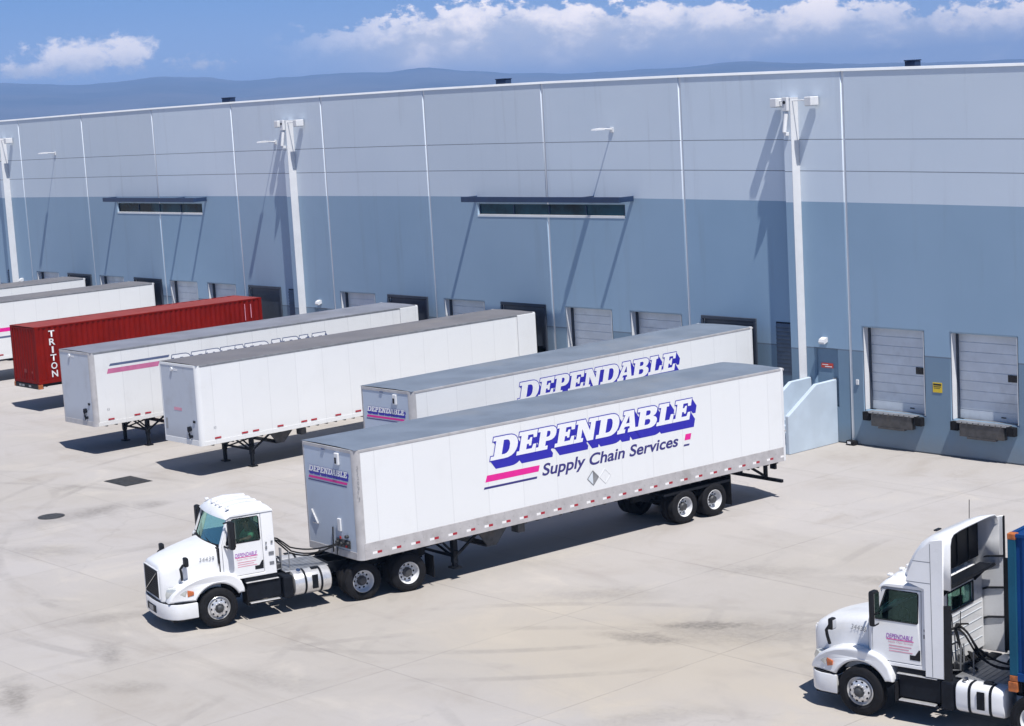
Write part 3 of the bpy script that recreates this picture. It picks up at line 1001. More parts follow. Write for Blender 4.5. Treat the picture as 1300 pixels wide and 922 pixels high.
# gooseneck lamps high on the wall
for xx in (50.31, 26.90, 4.29, -19.0, 81.2):
    z = 11.40 if xx > 20 else 11.22
    mb = MB()
    mb.box((xx - 0.09, -0.05, z - 0.10), (xx + 0.09, -0.003, z + 0.10), 0.01)
    mb.tube([(xx, -0.05, z + 0.02), (xx, -0.4, z + 0.05), (xx, -0.72, z + 0.05)], 0.03, 8)
    mb.prism([(-0.52, z + 0.02), (-0.55, z + 0.10), (-1.0, z + 0.08), (-1.02, z + 0.02)], 'x', xx - 0.13, xx + 0.13)
    mb.build('wall_lamp', MAT['fin_white'], wh)
# dark hatches standing on the roof behind the parapet
for (xa, xb, zt) in ((12.9, 14.0, 13.82), (36.47, 37.45, 13.79), (59.82, 60.56, 13.42), (84.0, 84.9, 13.3)):
    mb = MB()
    mb.box((xa + 0.1, 6.0, 12.655), (xb - 0.15, 6.35, zt - 0.05), 0.02)
    mb.box((xa + 0.08, 5.98, zt - 0.048), (xb - 0.13, 6.37, zt), 0.01)
    mb.build('roof_hatch', MAT['navy_metal'], wh)

# man doors with stairs
for n, (a, b_) in MANDOORS.items():
    mb = MB()
    mb.box((a - 0.03, 0.10, 1.32), (b_ + 0.03, 0.15, 3.36), 0.006)
    dr = mb.build('door', WALL, wh)
    mb = MB()
    mb.cyl((b_ - 0.12, 0.10, 2.3), (b_ - 0.12, 0.04, 2.3), 0.02, seg=10); mb.box((b_ - 0.23, 0.03, 2.28), (b_ - 0.09, 0.05, 2.32), 0.004)
    mb.build('handle', MAT['galvanised'], dr)
    mb = MB()
    xx = (a + b_) / 2 - 0.02
    mb.prism([(-0.004, 3.62), (-0.05, 3.60), (-0.20, 3.55), (-0.24, 3.62), (-0.20, 3.72), (-0.06, 3.78), (-0.004, 3.78)], 'x', xx - 0.12, xx + 0.12)
    mb.build('door_lamp', MAT['fin_white'], wh)
tag_sign = thing('door_sign', 'red notice plate on the dark personnel door above the concrete stair walls', 'sign', (60.62, 0.086, 2.74))
mb = MB(); mb.box((-0.27, -0.012, -0.085), (0.27, 0.0, 0.085), 0.004)
mb.build('plate', MAT['sign_red'], tag_sign)
mb = MB()
mb.box((-0.22, -0.0145, 0.02), (0.05, -0.0125, 0.045)); mb.box((-0.10, -0.0145, -0.05), (0.22, -0.0125, -0.02))
mb.build('marking', MAT['lettering_white'], tag_sign)
ys = thing('warning_sign', 'small yellow notice with black lines on the wall between the two closed dock doors', 'sign', (65.42, -0.004, 2.33))
mb = MB(); mb.box((-0.19, -0.012, -0.17), (0.19, 0.0, 0.17), 0.004)
mb.build('plate', MAT['sign_yellow'], ys)
mb = MB()
mb.box((-0.16, -0.0145, 0.075), (0.16, -0.0125, 0.135)); mb.box((-0.15, -0.0145, 0.02), (0.15, -0.0125, 0.045)); mb.box((-0.13, -0.0145, -0.03), (0.10, -0.0125, -0.012))
mb.build('marking', MAT['sign_ink'], ys)

# concrete stair walls and steps in front of the personnel door
def stair_wall(name, x0, x1, label):
    mb = MB()
    mb.prism([(-0.005, 0.0), (-2.70, 0.0), (-2.70, 1.36), (-1.13, 2.27), (-0.005, 2.29)], 'x', x0, x1)
    bmesh.ops.bevel(mb.bm, geom=list(mb.bm.edges), offset=0.02, segments=1, affect='EDGES')
    return tag(mb.build(name, MAT['stair_concrete']), label, 'wall')
stair_wall('stair_wall', 60.94, 61.10, 'pale concrete stair wall with sloping top, the nearer one right of the red door sign')
stair_wall('stair_wall', 59.80, 59.95, 'farther pale concrete stair wall, mostly hidden behind the trailer rear, left of the door sign')
mb = MB()
for k in range(7):
    mb.box((59.955, -1.1 - (k) * 0.27 - 0.27, 0.003), (60.935, -1.1 - k * 0.27 - 0.002, 1.30 - (k + 1) * 0.163))
mb.box((59.955, -1.1, 0.003), (60.935, -0.006, 1.30))
tag(mb.build('stairs', MAT['stair_concrete']), 'concrete steps climbing between the two stair walls to the personnel door', 'stairs')

# conduit and base block by the right hand panel joint
mb = MB()
mb.box((61.62, -0.26, 0.003), (61.98, -0.03, 0.17), 0.02)
pb = tag(mb.build('pipe_base', MAT['black_rubber']), 'small black rubber block at the foot of the wall joint beside the stair wall', 'block')
mb = MB(); mb.box((61.70, -0.275, 0.06), (61.84, -0.262, 0.14)); mb.build('reflector', MAT['lettering_white'], pb)
mb = MB(); mb.box((61.98, -0.05, 2.17), (62.10, -0.004, 2.35), 0.01)
tag(mb.build('outlet_box', MAT['fin_white']), 'small white electric box on the wall left of the first dock door', 'electric box')

# yard ironwork
mb = MB(); mb.box((43.28, -19.62, 0.0), (44.85, -18.52, 0.012))
gr = tag(mb.build('storm_drain', MAT['iron']), 'dark rectangular drain grate set in the concrete before the plain white trailer', 'drain grate')
mb = MB()
for k in range(18):
    mb.box((43.34 + k * 0.083, -19.58, 0.014), (43.38 + k * 0.083, -18.56, 0.03))
mb.build('grate_bar', MAT['dark_steel'], gr)
mb = MB(); mb.cyl((47.12, -23.7, 0.0), (47.12, -23.7, 0.014), 0.44, seg=40)
mh = tag(mb.build('manhole_cover', MAT['iron']), 'round dark manhole cover in the concrete left of the white truck', 'manhole cover')
mb = MB(); mb.cyl((47.12, -23.7, 0.0145), (47.12, -23.7, 0.019), 0.36, seg=40)
for k in range(5): mb.box((46.84, -24.02 + k * 0.15, 0.0195), (47.40, -23.97 + k * 0.15, 0.024))
mb.build('lid', MAT['iron'], mh)

# ------------------------------------------------------------------ wheels (axis along local Y, outer face at +Y side)
def tyre_mesh(width, name='', y0=0.0):
    w = width
    prof = [(0.292, -w + 0.03), (0.33, -w + 0.008), (0.40, -w - 0.006), (0.465, -w + 0.008), (0.497, -w + 0.035)]
    n = 4
    step = (w - 0.07) / n
    for k in range(n):
        a = -w + 0.035 + k * step
        prof += [(0.508, a + 0.008), (0.509, a + step - 0.014), (0.494, a + step - 0.010), (0.494, a + step - 0.002)]
    prof += [(0.508, -0.035), (0.497, -0.026), (0.465, -0.003), (0.40, 0.008), (0.37, 0.005), (0.36, 0.010), (0.33, -0.004), (0.292, -0.024)]
    mb = MB()
    mb.lathe([(r, y + y0) for r, y in prof], 56)
    return mb
def rim_front():
    mb = MB()
    mb.lathe([(0.294, -0.02), (0.300, -0.012), (0.292, -0.004), (0.278, -0.03), (0.268, -0.075), (0.245, -0.07), (0.225, -0.005), (0.17, 0.022), (0.120, 0.026)], 48)
    for k in range(10):
        t = 2 * math.pi * (k + 0.5) / 10
        c = (0.142 * math.cos(t), 0.142 * math.sin(t))
        mb.cyl((c[0], 0.018, c[1]), (c[0], 0.062, c[1]), 0.017, seg=6)
    mb.mi = 1
    for k in range(10):
        t = 2 * math.pi * k / 10
        mb.cyl((0.204 * math.cos(t), 0.004, 0.204 * math.sin(t)), (0.204 * math.cos(t), 0.0115, 0.204 * math.sin(t)), 0.026, seg=12)
    return mb
def hub_front():
    mb = MB()
    mb.lathe([(0.121, 0.022), (0.110, 0.045), (0.085, 0.05), (0.078, 0.10), (0.06, 0.115), (0.0, 0.118)], 28)
    return mb
def rim_dual():
    mb = MB()
    mb.lathe([(0.294, -0.02), (0.300, -0.012), (0.292, -0.004), (0.278, -0.03), (0.268, -0.09), (0.255, -0.14), (0.235, -0.165), (0.16, -0.175), (0.13, -0.172)], 48)
    for k in range(10):
        t = 2 * math.pi * (k + 0.5) / 10
        mb.cyl((0.152 * math.cos(t), -0.18, 0.152 * math.sin(t)), (0.152 * math.cos(t), -0.125, 0.152 * math.sin(t)), 0.017, seg=6)
    mb.mi = 1
    for k in range(10):
        t = 2 * math.pi * k / 10
        mb.cyl((0.205 * math.cos(t), -0.18, 0.205 * math.sin(t)), (0.205 * math.cos(t), -0.1665, 0.205 * math.sin(t)), 0.030, seg=12)
    return mb
def hub_dual():
    mb = MB()
    mb.lathe([(0.131, -0.175), (0.128, -0.10), (0.112, -0.06), (0.10, -0.05), (0.09, -0.02), (0.0, -0.015)], 28)
    return mb
ME = {}
def shared(key, fn, mats, smooth=40):
    if key not in ME:
        ME[key] = fn().mesh(key, mats, smooth)
    return ME[key]
def wheel(parent, x, y, z, dual, rot, rim_mat='aluminium', hub_mat='dark_steel'):
    """rot turns the wheel's +Y (outer face) the way it should look"""
    def P(key, fn, m, par, sm=40):
        o = bpy.data.objects.new(key, shared(key + m, fn, [MAT[m], MAT['black_paint']], sm))
        return link(o, par)
    o = P('wheel', lambda: tyre_mesh(0.27), 'black_rubber', parent)
    o.location = (x, y, z)
    o.rotation_euler = (0, 0, rot)
    if dual:
        P('inner_tyre', lambda: tyre_mesh(0.27, y0=-0.335), 'black_rubber', o)
        P('rim_deep', rim_dual, rim_mat, o).name = 'rim'
        P('hub_deep', hub_dual, hub_mat, o).name = 'hub'
    else:
        P('rim_disc', rim_front, rim_mat, o).name = 'rim'
        P('hub', hub_front, hub_mat, o)
    return o

# ------------------------------------------------------------------ lettering: slab letters with an oblique drop
GLYPH = {
 'D': [[(0,0),(0,.17),(.12,.17),(.12,.83),(0,.83),(0,1),(.55,1),(.70,.985),(.82,.93),(.91,.84),(.97,.72),(1,.58),(1,.42),(.97,.28),(.91,.16),(.82,.07),(.70,.015),(.55,0)],
       [(.42,.19),(.42,.81),(.54,.81),(.61,.78),(.66,.71),(.69,.60),(.69,.40),(.66,.29),(.61,.22),(.54,.19)]],
 'E': [[(0,0),(0,.17),(.13,.17),(.13,.83),(0,.83),(0,1),(.97,1),(.97,.66),(.80,.66),(.76,.81),(.49,.81),(.49,.60),(.59,.60),(.62,.69),(.73,.69),(.73,.33),(.62,.33),(.59,.42),(.49,.42),(.49,.19),(.79,.19),(.84,.37),(1,.37),(1,0)]],
 'P': [[(0,0),(0,.17),(.13,.17),(.13,.83),(0,.83),(0,1),(.65,1),(.80,.98),(.92,.91),(.985,.81),(1,.69),(.985,.57),(.92,.47),(.80,.40),(.66,.38),(.49,.38),(.49,.17),(.63,.17),(.63,0)],
       [(.49,.56),(.49,.82),(.58,.82),(.65,.79),(.68,.69),(.65,.59),(.58,.56)]],
 'N': [[(0,0),(0,.17),(.10,.17),(.10,.83),(0,.83),(0,1),(.40,1),(.68,.47),(.68,.83),(.58,.83),(.58,1),(1,1),(1,.83),(.90,.83),(.90,0),(.62,0),(.32,.58),(.32,.17),(.42,.17),(.42,0)]],
 'A': [[(0,0),(0,.17),(.06,.17),(.30,.83),(.2,.83),(.2,1),(.72,1),(.93,.17),(1,.17),(1,0),(.56,0),(.56,.17),(.63,.17),(.61,.28),(.36,.28),(.32,.17),(.41,.17),(.41,0)],
       [(.40,.43),(.58,.43),(.52,.74),(.50,.74)]],
 'B': [[(0,0),(0,.17),(.12,.17),(.12,.83),(0,.83),(0,1),(.64,1),(.78,.98),(.88,.92),(.93,.84),(.93,.70),(.88,.60),(.79,.53),(.91,.48),(.98,.39),(1,.28),(.97,.16),(.90,.07),(.80,.02),(.68,0)],
       [(.42,.61),(.42,.83),(.55,.83),(.61,.80),(.63,.72),(.61,.64),(.55,.61)], [(.42,.17),(.42,.43),(.57,.43),(.65,.39),(.68,.30),(.65,.21),(.57,.17)]],
 'L': [[(0,0),(0,.17),(.14,.17),(.14,.83),(0,.83),(0,1),(.62,1),(.62,.83),(.49,.83),(.49,.19),(.77,.19),(.82,.43),(1,.43),(1,0)]],
}
STARTS = [('D', 4.37, 5.27), ('E', 5.28, 5.95), ('P', 5.96, 6.64), ('E', 6.65, 7.34), ('N', 7.35, 8.17), ('D', 8.18, 9.02), ('A', 9.00, 9.74), ('B', 9.70, 10.53), ('L', 10.54, 11.19), ('E', 11.20, 11.88)]
def word_loops(x_of, z0, h, shear):
    out = []
    for ch, a, b in STARTS:
        a2, b2 = x_of(a), x_of(b)
        out.append([[(a2 + p[0] * (b2 - a2) + shear * p[1] * h, z0 + p[1] * h) for p in lp] for lp in GLYPH[ch]])
    return out
def area2(lp):
    return sum(lp[i][0] * lp[(i + 1) % len(lp)][1] - lp[(i + 1) % len(lp)][0] * lp[i][1] for i in range(len(lp)))
def grow(lp, d):
    """outline moved outwards (a hole's outline moves inwards) by d"""
    n = len(lp); out = []
    for i in range(n):
        p0, p1, p2 = Vector(lp[i - 1]), Vector(lp[i]), Vector(lp[(i + 1) % n])
        e0 = (p1 - p0).normalized(); e1 = (p2 - p1).normalized()
        n0 = Vector((-e0.y, e0.x)); n1 = Vector((-e1.y, e1.x))      # glyph outlines run clockwise: this is their outside
        m_ = n0 + n1
        k = max(0.45, (1 + n0.dot(n1)) / 2) ** 0.5
        out.append(tuple(p1 + m_.normalized() * d / k))
    return out
def merge_meshes(name, mes):
    bm = bmesh.new()
    for m_ in mes:
        bm.from_mesh(m_)
        bpy.data.meshes.remove(m_)
    me = bpy.data.meshes.new(name)
    bm.to_mesh(me); bm.free()
    return me
def block_word(parent, M, x_of, z0, h, shear, drop, outline, m_face='lettering_white', m_drop='lettering_blue', d0=0.002, d1=0.012):
    """white slab letters with a thin dark outline and an oblique blue drop, each a real sheet or wall a few mm proud"""
    glyphs = word_loops(x_of, z0, h, shear)
    mes = []
    for i, lps in enumerate(glyphs):
        mes.append(plate_mesh('face', lps, 0.0, M @ Matrix.Translation((0, 0, d1 + 0.0002 * (i % 2)))))
    face = obj_from(merge_meshes('lettering', mes), 'lettering', MAT[m_face], parent)
    mes = []
    for i, lps in enumerate(glyphs):
        so = -1 if area2(lps[0]) > 0 else 1
        rim = [grow(lps[0], so * outline)] + [grow(h, (1 if area2(h) > 0 else -1) * -outline * 0.6 * -1) for h in lps[1:]]
        mes.append(plate_mesh('rim', rim, 0.0, M @ Matrix.Translation((0, 0, d1 - 0.002 + 0.0003 * (i % 3)))))
    mb = MB()
    for lps in glyphs:
        for lp in lps:
            n = len(lp)
            for i in range(n):
                p, q = lp[i], lp[(i + 1) % n]
                mb.quad(M @ Vector((p[0], p[1], d1 - 0.003)), M @ Vector((q[0], q[1], d1 - 0.003)),
                        M @ Vector((q[0] + drop[0], q[1] + drop[1], d0)), M @ Vector((p[0] + drop[0], p[1] + drop[1], d0)))
    me2 = bpy.data.meshes.new('drop')
    mb.bm.to_mesh(me2); mb.bm.free()
    mes.append(me2)
    obj_from(merge_meshes('lettering_shadow_block', mes), 'lettering_block', MAT[m_drop], parent)
    return face
def poly_sheet(polys, M, name, m, parent, d=0.002):
    mb = MB()
    for k, p in enumerate(polys):
        mb.quad(*[M @ Vector((a, b, d)) for a, b in p])
    me = bpy.data.meshes.new(name)
    mb.bm.to_mesh(me); mb.bm.free()
    return obj_from(me, name, MAT[m], parent)

# ------------------------------------------------------------------ trailers (local: x across, y to the rear, z up; origin on the ground under the front wall)
def trailer(label, loc, rz, side, front, roofm, railed, L=16.15, H=4.11, ZB=1.17, legs=2.35, bogie=12.2, folded_doors=False, group='white box trailers in the yard', post='post_grey'):
    t = thing('semi_trailer', label, 'trailer', (loc[0], loc[1], 0), rz, group)
    hw = 1.295
    zr = ZB + 0.44 if railed else ZB + 0.16
    P = {}
    for s in (1, -1):
        x0, x1 = (hw - 0.045, hw) if s > 0 else (-hw, -hw + 0.045)
        mb = MB()
        mb.box((x0, 0.13, zr + 0.002), (x1, L - 0.10, H - 0.085))
        o = mb.build('side_wall', MAT[side], t)
        if s > 0: P['side'] = o
        mb = MB()
        xa, xb = (hw - 0.06, hw + 0.012) if s > 0 else (-hw - 0.012, -hw + 0.06)
        mb.box((xa, 0.12, ZB), (xb, L - 0.08, zr), 0.006)
        rl = mb.build('bottom_rail', MAT['rail_taped' if railed else side], t)
        if not railed:
            first = None
            for y in (0.55, 1.70, 2.18, 3.26, 4.33, 4.78, 5.9, 6.85, 8.4, 8.9, 10.4, 11.6, 13.0, 14.6):
                if first is None:
                    mr = MB()
                    xx = (hw + 0.0135, hw + 0.0155) if s > 0 else (-hw - 0.0155, -hw - 0.0135)
                    mr.box((xx[0], 0.0, ZB + 0.195), (xx[1], 0.27, ZB + 0.255))
                    first = mr.build('reflector', MAT['tape_red'], rl, loc=(0, y, 0))
                else:
                    copy_part(first, rl, (0, y, 0))
        mb = MB()
        xa, xb = (hw - 0.05, hw + 0.010) if s > 0 else (-hw - 0.010, -hw + 0.05)
        mb.box((xa, 0.12, H - 0.083), (xb, L - 0.08, H - 0.008), 0.008)
        mb.build('top_rail', MAT['post_grey' if railed else 'galvanised'], t)
        # rounded front corner post
        mb = MB()
        r = 0.17
        cx = s * (hw - r); pts = []
        for k in range(7):
            a = math.pi / 2 * k / 6
            pts.append((cx + s * (r + 0.008) * math.sin(a), (r + 0.008) - (r + 0.008) * math.cos(a) - 0.008))
        pts += [(s * (hw - 0.05), r), (cx, 0.05)]
        mb.prism(pts, 'z', ZB + 0.002, H - 0.012)
        cp = mb.build('corner_post', MAT[post], t, smooth=30)
        if s > 0: P['post'] = cp
    mb = MB()
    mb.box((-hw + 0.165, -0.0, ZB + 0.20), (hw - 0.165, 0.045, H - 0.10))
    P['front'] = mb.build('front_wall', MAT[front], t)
    mb = MB()
    mb.box((-hw + 0.15, -0.012, ZB), (hw - 0.15, 0.06, ZB + 0.198), 0.006)
    mb.build('front_rail', MAT[post], t)
    mb = MB()
    mb.box((-hw + 0.15, -0.014, H - 0.098), (hw - 0.15, 0.06, H - 0.01), 0.006)
    mb.build('front_rail', MAT[post], t)
    # roof sheet, slightly crowned, with bows showing through
    mb = MB()
    secs = []
    nb = int(L / 0.6)
    for k in range(nb * 2 + 1):
        y = 0.01 + (L - 0.06) * k / (nb * 2)
        dz = 0.0 if k % 2 else 0.006
        secs.append([(-hw + 0.006, y, H - 0.006), (-hw + 0.10, y, H + dz * 0.5), (-0.5, y, H + 0.016 + dz), (0.5, y, H + 0.016 + dz), (hw - 0.10, y, H + dz * 0.5), (hw - 0.006, y, H - 0.006)])
    mb.loft(secs)
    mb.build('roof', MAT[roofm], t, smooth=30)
    # rear frame and doors
    mb = MB()
    for s in (1, -1):
        mb.box((s * hw - 0.06 if s > 0 else -hw - 0.012, L - 0.10, ZB), (hw + 0.012 if s > 0 else -hw + 0.06, L, H - 0.002), 0.006)
    mb.box((-hw + 0.06, L - 0.10, H - 0.14), (hw - 0.06, L, H - 0.002), 0.006); mb.box((-hw + 0.06, L - 0.10, ZB - 0.02), (hw - 0.06, L, ZB + 0.16), 0.006)
    fr = mb.build('rear_frame', MAT['fin_white'], t)
    if folded_doors:
        for s in (1, -1):
            mb = MB()
            xa = hw + 0.016 if s > 0 else -hw - 0.066
            mb.box((xa, L - 1.0, ZB + 0.10), (xa + 0.05, L - 0.02, H - 0.03), 0.008)
            mb.build('rear_door', MAT[side], t)
    else:
        mb = MB()
        for k in range(8):
            z0 = ZB + 0.165 + k * (H - 0.145 - ZB - 0.165) / 8
            mb.box((-hw + 0.062, L - 0.075, z0), (hw - 0.062, L - 0.03, z0 + (H - 0.145 - ZB - 0.165) / 8 - 0.008), 0.006)
        mb.build('rear_door', MAT['side_white'], t)
        mb = MB()
        for s in (1, -1):
            for z in (H - 1.95, H - 0.02):
                mb.box((s * hw - 0.03 if s > 0 else -hw - 0.03, L - 0.02, z - 0.06), (hw + 0.03 if s > 0 else -hw + 0.03, L + 0.03, z), 0.006)
        mb.build('marker_lamp', MAT['post_grey'], t)
    # floor, cross members and underside
    mb = MB()
    mb.box((-hw + 0.062, 0.15, ZB + 0.03), (hw - 0.062, L - 0.12, ZB + 0.15))
    y = 0.5
    while y < L - 0.3:
        mb.box((-hw + 0.07, y, ZB - 0.055), (hw - 0.07, y + 0.06, ZB + 0.028)); y += 0.42
    mb.box((-0.5, 0.6, ZB - 0.075), (0.5, 1.6, ZB - 0.06))
    mb.cyl((0, 0.92, ZB - 0.16), (0, 0.92, ZB - 0.076), 0.05, seg=14)
    mb.build('floor_frame', MAT['dark_steel'], t)
    # landing gear
    if legs:
        y0 = legs
        ext = 1.05
        for s in (1, -1):
            mb = MB()
            xx = s * 0.92
            foot = 0.0 if legs < 2.9 else 0.30
            mb.box((xx - 0.075, y0 - 0.075, 0.45), (xx + 0.075, y0 + 0.075, ZB - 0.06), 0.006)
            mb.box((xx - 0.055, y0 - 0.055, foot + 0.05), (xx + 0.055, y0 + 0.055, 0.45))
            mb.box((xx - 0.15, y0 - 0.13, foot + 0.004), (xx + 0.15, y0 + 0.13, foot + 0.05), 0.006)
            mb.bar((xx, y0 + 0.05, 0.62), (xx, y0 + 0.85, ZB - 0.06), 0.06, 0.06)
            mb.bar((xx, y0 - 0.05, 0.75), (xx, y0 - 0.42, ZB - 0.06), 0.05, 0.05)
            mb.build('landing_leg', MAT['black_paint'], t)
        mb = MB()
        mb.bar((-0.92, y0 + 0.02, 0.62), (0.92, y0 + 0.02, 0.62), 0.05, 0.07); mb.bar((-0.85, y0, 0.55), (0.85, y0, ZB - 0.1), 0.05, 0.05); mb.bar((0.85, y0 + 0.07, 0.55), (-0.85, y0 + 0.07, ZB - 0.1), 0.05, 0.05)
        mb.cyl((0.99, y0, 0.80), (1.22, y0, 0.80), 0.02, seg=8); mb.cyl((1.22, y0, 0.80), (1.22, y0 - 0.25, 0.62), 0.016, seg=8)
        mb.build('leg_brace', MAT['black_paint'], t)
        # spare carrier cradle hung behind the legs
        mb = MB()
        for s in (1, -1):
            mb.prism([(y0 + 0.75, ZB - 0.06), (y0 + 1.05, 0.72), (y0 + 1.35, 0.70), (y0 + 1.75, ZB - 0.06)], 'x', s * 1.05 - 0.02, s * 1.05 + 0.02)
        mb.box((-1.03, y0 + 1.02, 0.70), (1.03, y0 + 1.38, 0.73))
        mb.box((-1.15, y0 + 2.05, ZB - 0.30), (-0.2, y0 + 2.40, ZB - 0.06), 0.01); mb.box((0.80, y0 + 2.1, ZB - 0.30), (1.12, y0 + 2.34, ZB - 0.058), 0.01)
        mb.build('cradle', MAT['dark_steel'], t)
    # sliding bogie
    mb = MB()
    for s in (1, -1):
        mb.box((s * 0.52 - 0.06, bogie - 2.1, 0.80), (s * 0.52 + 0.06, bogie + 1.5, ZB - 0.06))
        for yy in (bogie - 0.62, bogie + 0.62):
            mb.bar((s * 0.52, yy - 0.5, 0.78), (s * 0.52, yy + 0.2, 0.62), 0.09, 0.12)
    for yy in (bogie - 0.62, bogie + 0.62):
        mb.cyl((-0.95, yy, 0.51), (0.95, yy, 0.51), 0.07, seg=14)
        mb.cyl((-0.2, yy + 0.32, 0.62), (0.2, yy + 0.32, 0.62), 0.11, seg=14)
    mb.cyl((-0.45, bogie - 1.4, 0.82), (0.45, bogie - 1.4, 0.82), 0.14, seg=16)
    mb.build('bogie', MAT['black_paint'], t)
    for yy in (bogie - 0.62, bogie + 0.62):
        wheel(t, 1.26, yy, 0.509, True, -math.pi / 2, 'fin_white')
        wheel(t, -1.26, yy, 0.509, True, math.pi / 2, 'fin_white')
    for s in (1, -1):
        mb = MB()
        mb.box((s * 0.95 - 0.30, bogie + 1.32, 0.22), (s * 0.95 + 0.30, bogie + 1.335, ZB - 0.06))
        mb.build('mudflap', MAT['black_rubber'], t)
        mb = MB()
        mb.box((s * 0.98 - 0.26, bogie - 1.45, 0.95), (s * 0.98 + 0.26, bogie + 1.3, 1.02))
        mb.build('wheel_bracket', MAT['black_paint'], t)
    mb = MB()
    mb.box((-1.22, L - 0.16, 0.50), (1.22, L - 0.05, 0.60), 0.01)
    for xx in (-0.55, 0.55):
        mb.box((xx - 0.05, L - 0.20, 0.60), (xx + 0.05, L - 0.10, ZB + 0.02)); mb.bar((xx, L - 1.1, ZB), (xx, L - 0.15, 0.62), 0.07, 0.07)
    mb.box((0.88, L - 0.30, ZB - 0.26), (1.10, L - 0.2, ZB - 0.03), 0.01); mb.box((-1.10, L - 0.30, ZB - 0.26), (-0.88, L - 0.2, ZB - 0.03), 0.01)
    mb.build('underride_guard', MAT['black_paint'], t)
    P['t'] = t
    P['hw'] = hw
    return P

def side_M(hw):
    return Matrix(((0, 0, 1, hw), (1, 0, 0, 0), (0, 1, 0, 0), (0, 0, 0, 1)))
FRONT_M = Matrix(((1, 0, 0, 0), (0, 0, -1, 0), (0, 1, 0, 0), (0, 0, 0, 1)))

def carrier_livery(P):
    """big slab lettering on the near side, small one on the front wall"""
    M = side_M(P['hw'])
    sd_ = P['side']
    block_word(sd_, M, lambda x: x, 3.12, 0.62, 0.275, (0.185, -0.25), 0.026)
    obj_from(text_mesh('Supply Chain Services', M @ Matrix.Translation((6.17, 2.285, 0.003)), width=5.24, height=0.445, shear=0.22, bold=0.022), 'lettering', MAT['lettering_navy'], sd_)
    for pl in ([(4.17, 2.555), (6.045, 2.545), (6.10, 2.715), (4.24, 2.735)], [(11.66, 2.52), (11.90, 2.52), (11.95, 2.70), (11.71, 2.70)]):
        poly_sheet([pl], M, 'magenta_stripe', 'stripe_magenta', sd_)
    for pl in ([(4.10, 2.365), (5.97, 2.355), (5.99, 2.415), (4.13, 2.425)], [(11.61, 2.345), (11.84, 2.345), (11.86, 2.40), (11.63, 2.40)]):
        poly_sheet([pl], M, 'blue_stripe', 'lettering_navy', sd_)
    poly_sheet([[(-1.03 + 0.22, 0), (0, 0), (0, 0), (0, 0)]] if False else [[(-0.98, 3.16), (0.86, 3.16), (0.90, 3.225), (-0.95, 3.225)]], FRONT_M, 'magenta_stripe', 'stripe_magenta', P['front'], 0.004)
    poly_sheet([[(-1.00, 3.095), (0.85, 3.095), (0.86, 3.125), (-0.99, 3.125)]], FRONT_M, 'blue_stripe', 'lettering_navy', P['front'], 0.004)
    k = 1.84 / (11.88 - 4.37)
    block_word(P['front'], FRONT_M, lambda x: -0.95 + (x - 4.37) * k, 3.345, 0.165, 0.275, (0.045, -0.085), 0.006, d0=0.003, d1=0.009)
    front_fittings(P)

def front_fittings(P, hose=True):
    f = P['front']
    mb = MB()
    mb.box((0.42, -0.07, 3.66), (0.60, -0.001, 3.98), 0.02, 2)
    mb.build('vent_cover', MAT['fin_white'], f)
    mb = MB()
    mb.box((0.45, -0.074, 3.70), (0.53, -0.071, 3.86)); mb.build('vent_slot', MAT['black_paint'], f)
    mb = MB()
    mb.box((0.33, -0.05, 1.88), (0.48, -0.001, 2.22), 0.015, 2)
    mb.build('document_box', MAT['fin_white'], f)
    mb = MB()
    mb.box((-0.24, -0.03, 3.985), (-0.10, -0.001, 4.03), 0.006)
    mb.build('marker_lamp', MAT['stripe_slate'], f)
    mb = MB()
    mb.box((-0.92, -0.02, 1.92), (-0.62, -0.001, 1.945), 0.004); mb.bar((-0.90, -0.025, 2.30), (-0.64, -0.025, 1.95), 0.05, 0.01)
    mb.build('placard_bracket', MAT['aluminium'], f)
    mb = MB()
    for (x, z) in ((0.28, 1.58), (0.46, 1.56), (0.62, 1.62), (0.78, 1.60), (0.74, 1.78)):
        mb.cyl((x, -0.001, z), (x, -0.09, z), 0.045, seg=12)
    mb.box((0.20, -0.03, 1.46), (0.86, -0.0135, 1.68), 0.006)
    mb.build('air_coupling', MAT['dark_steel'], f)
    mb = MB()
    mb.box((0.66, -0.05, 1.48), (0.72, -0.03, 1.53)); mb.box((0.40, -0.05, 1.68), (0.46, -0.03, 1.75))
    mb.build('red_coupling', MAT['lamp_red'], f)
    mb = MB()
    mb.tube([(0.08, -0.03, 1.95), (0.085, -0.05, 1.6), (0.09, -0.06, 1.28)], 0.018, 6)
    mb.tube([(0.46, -0.08, 1.7), (0.44, -0.14, 1.5), (0.40, -0.16, 1.25)], 0.015, 6)
    mb.build('hose_stub', MAT['black_rubber'], f)

# the hitched one, pulled out
T1 = trailer('long white box trailer hitched to the tractor in mid yard, its blue lettering fully visible', (63.42, -23.86), -0.047, 'side_white', 'front_shaded', 'roof_blue_grey', True, L=15.95, H=4.12, ZB=1.20, legs=3.25, bogie=12.23)
carrier_livery(T1)
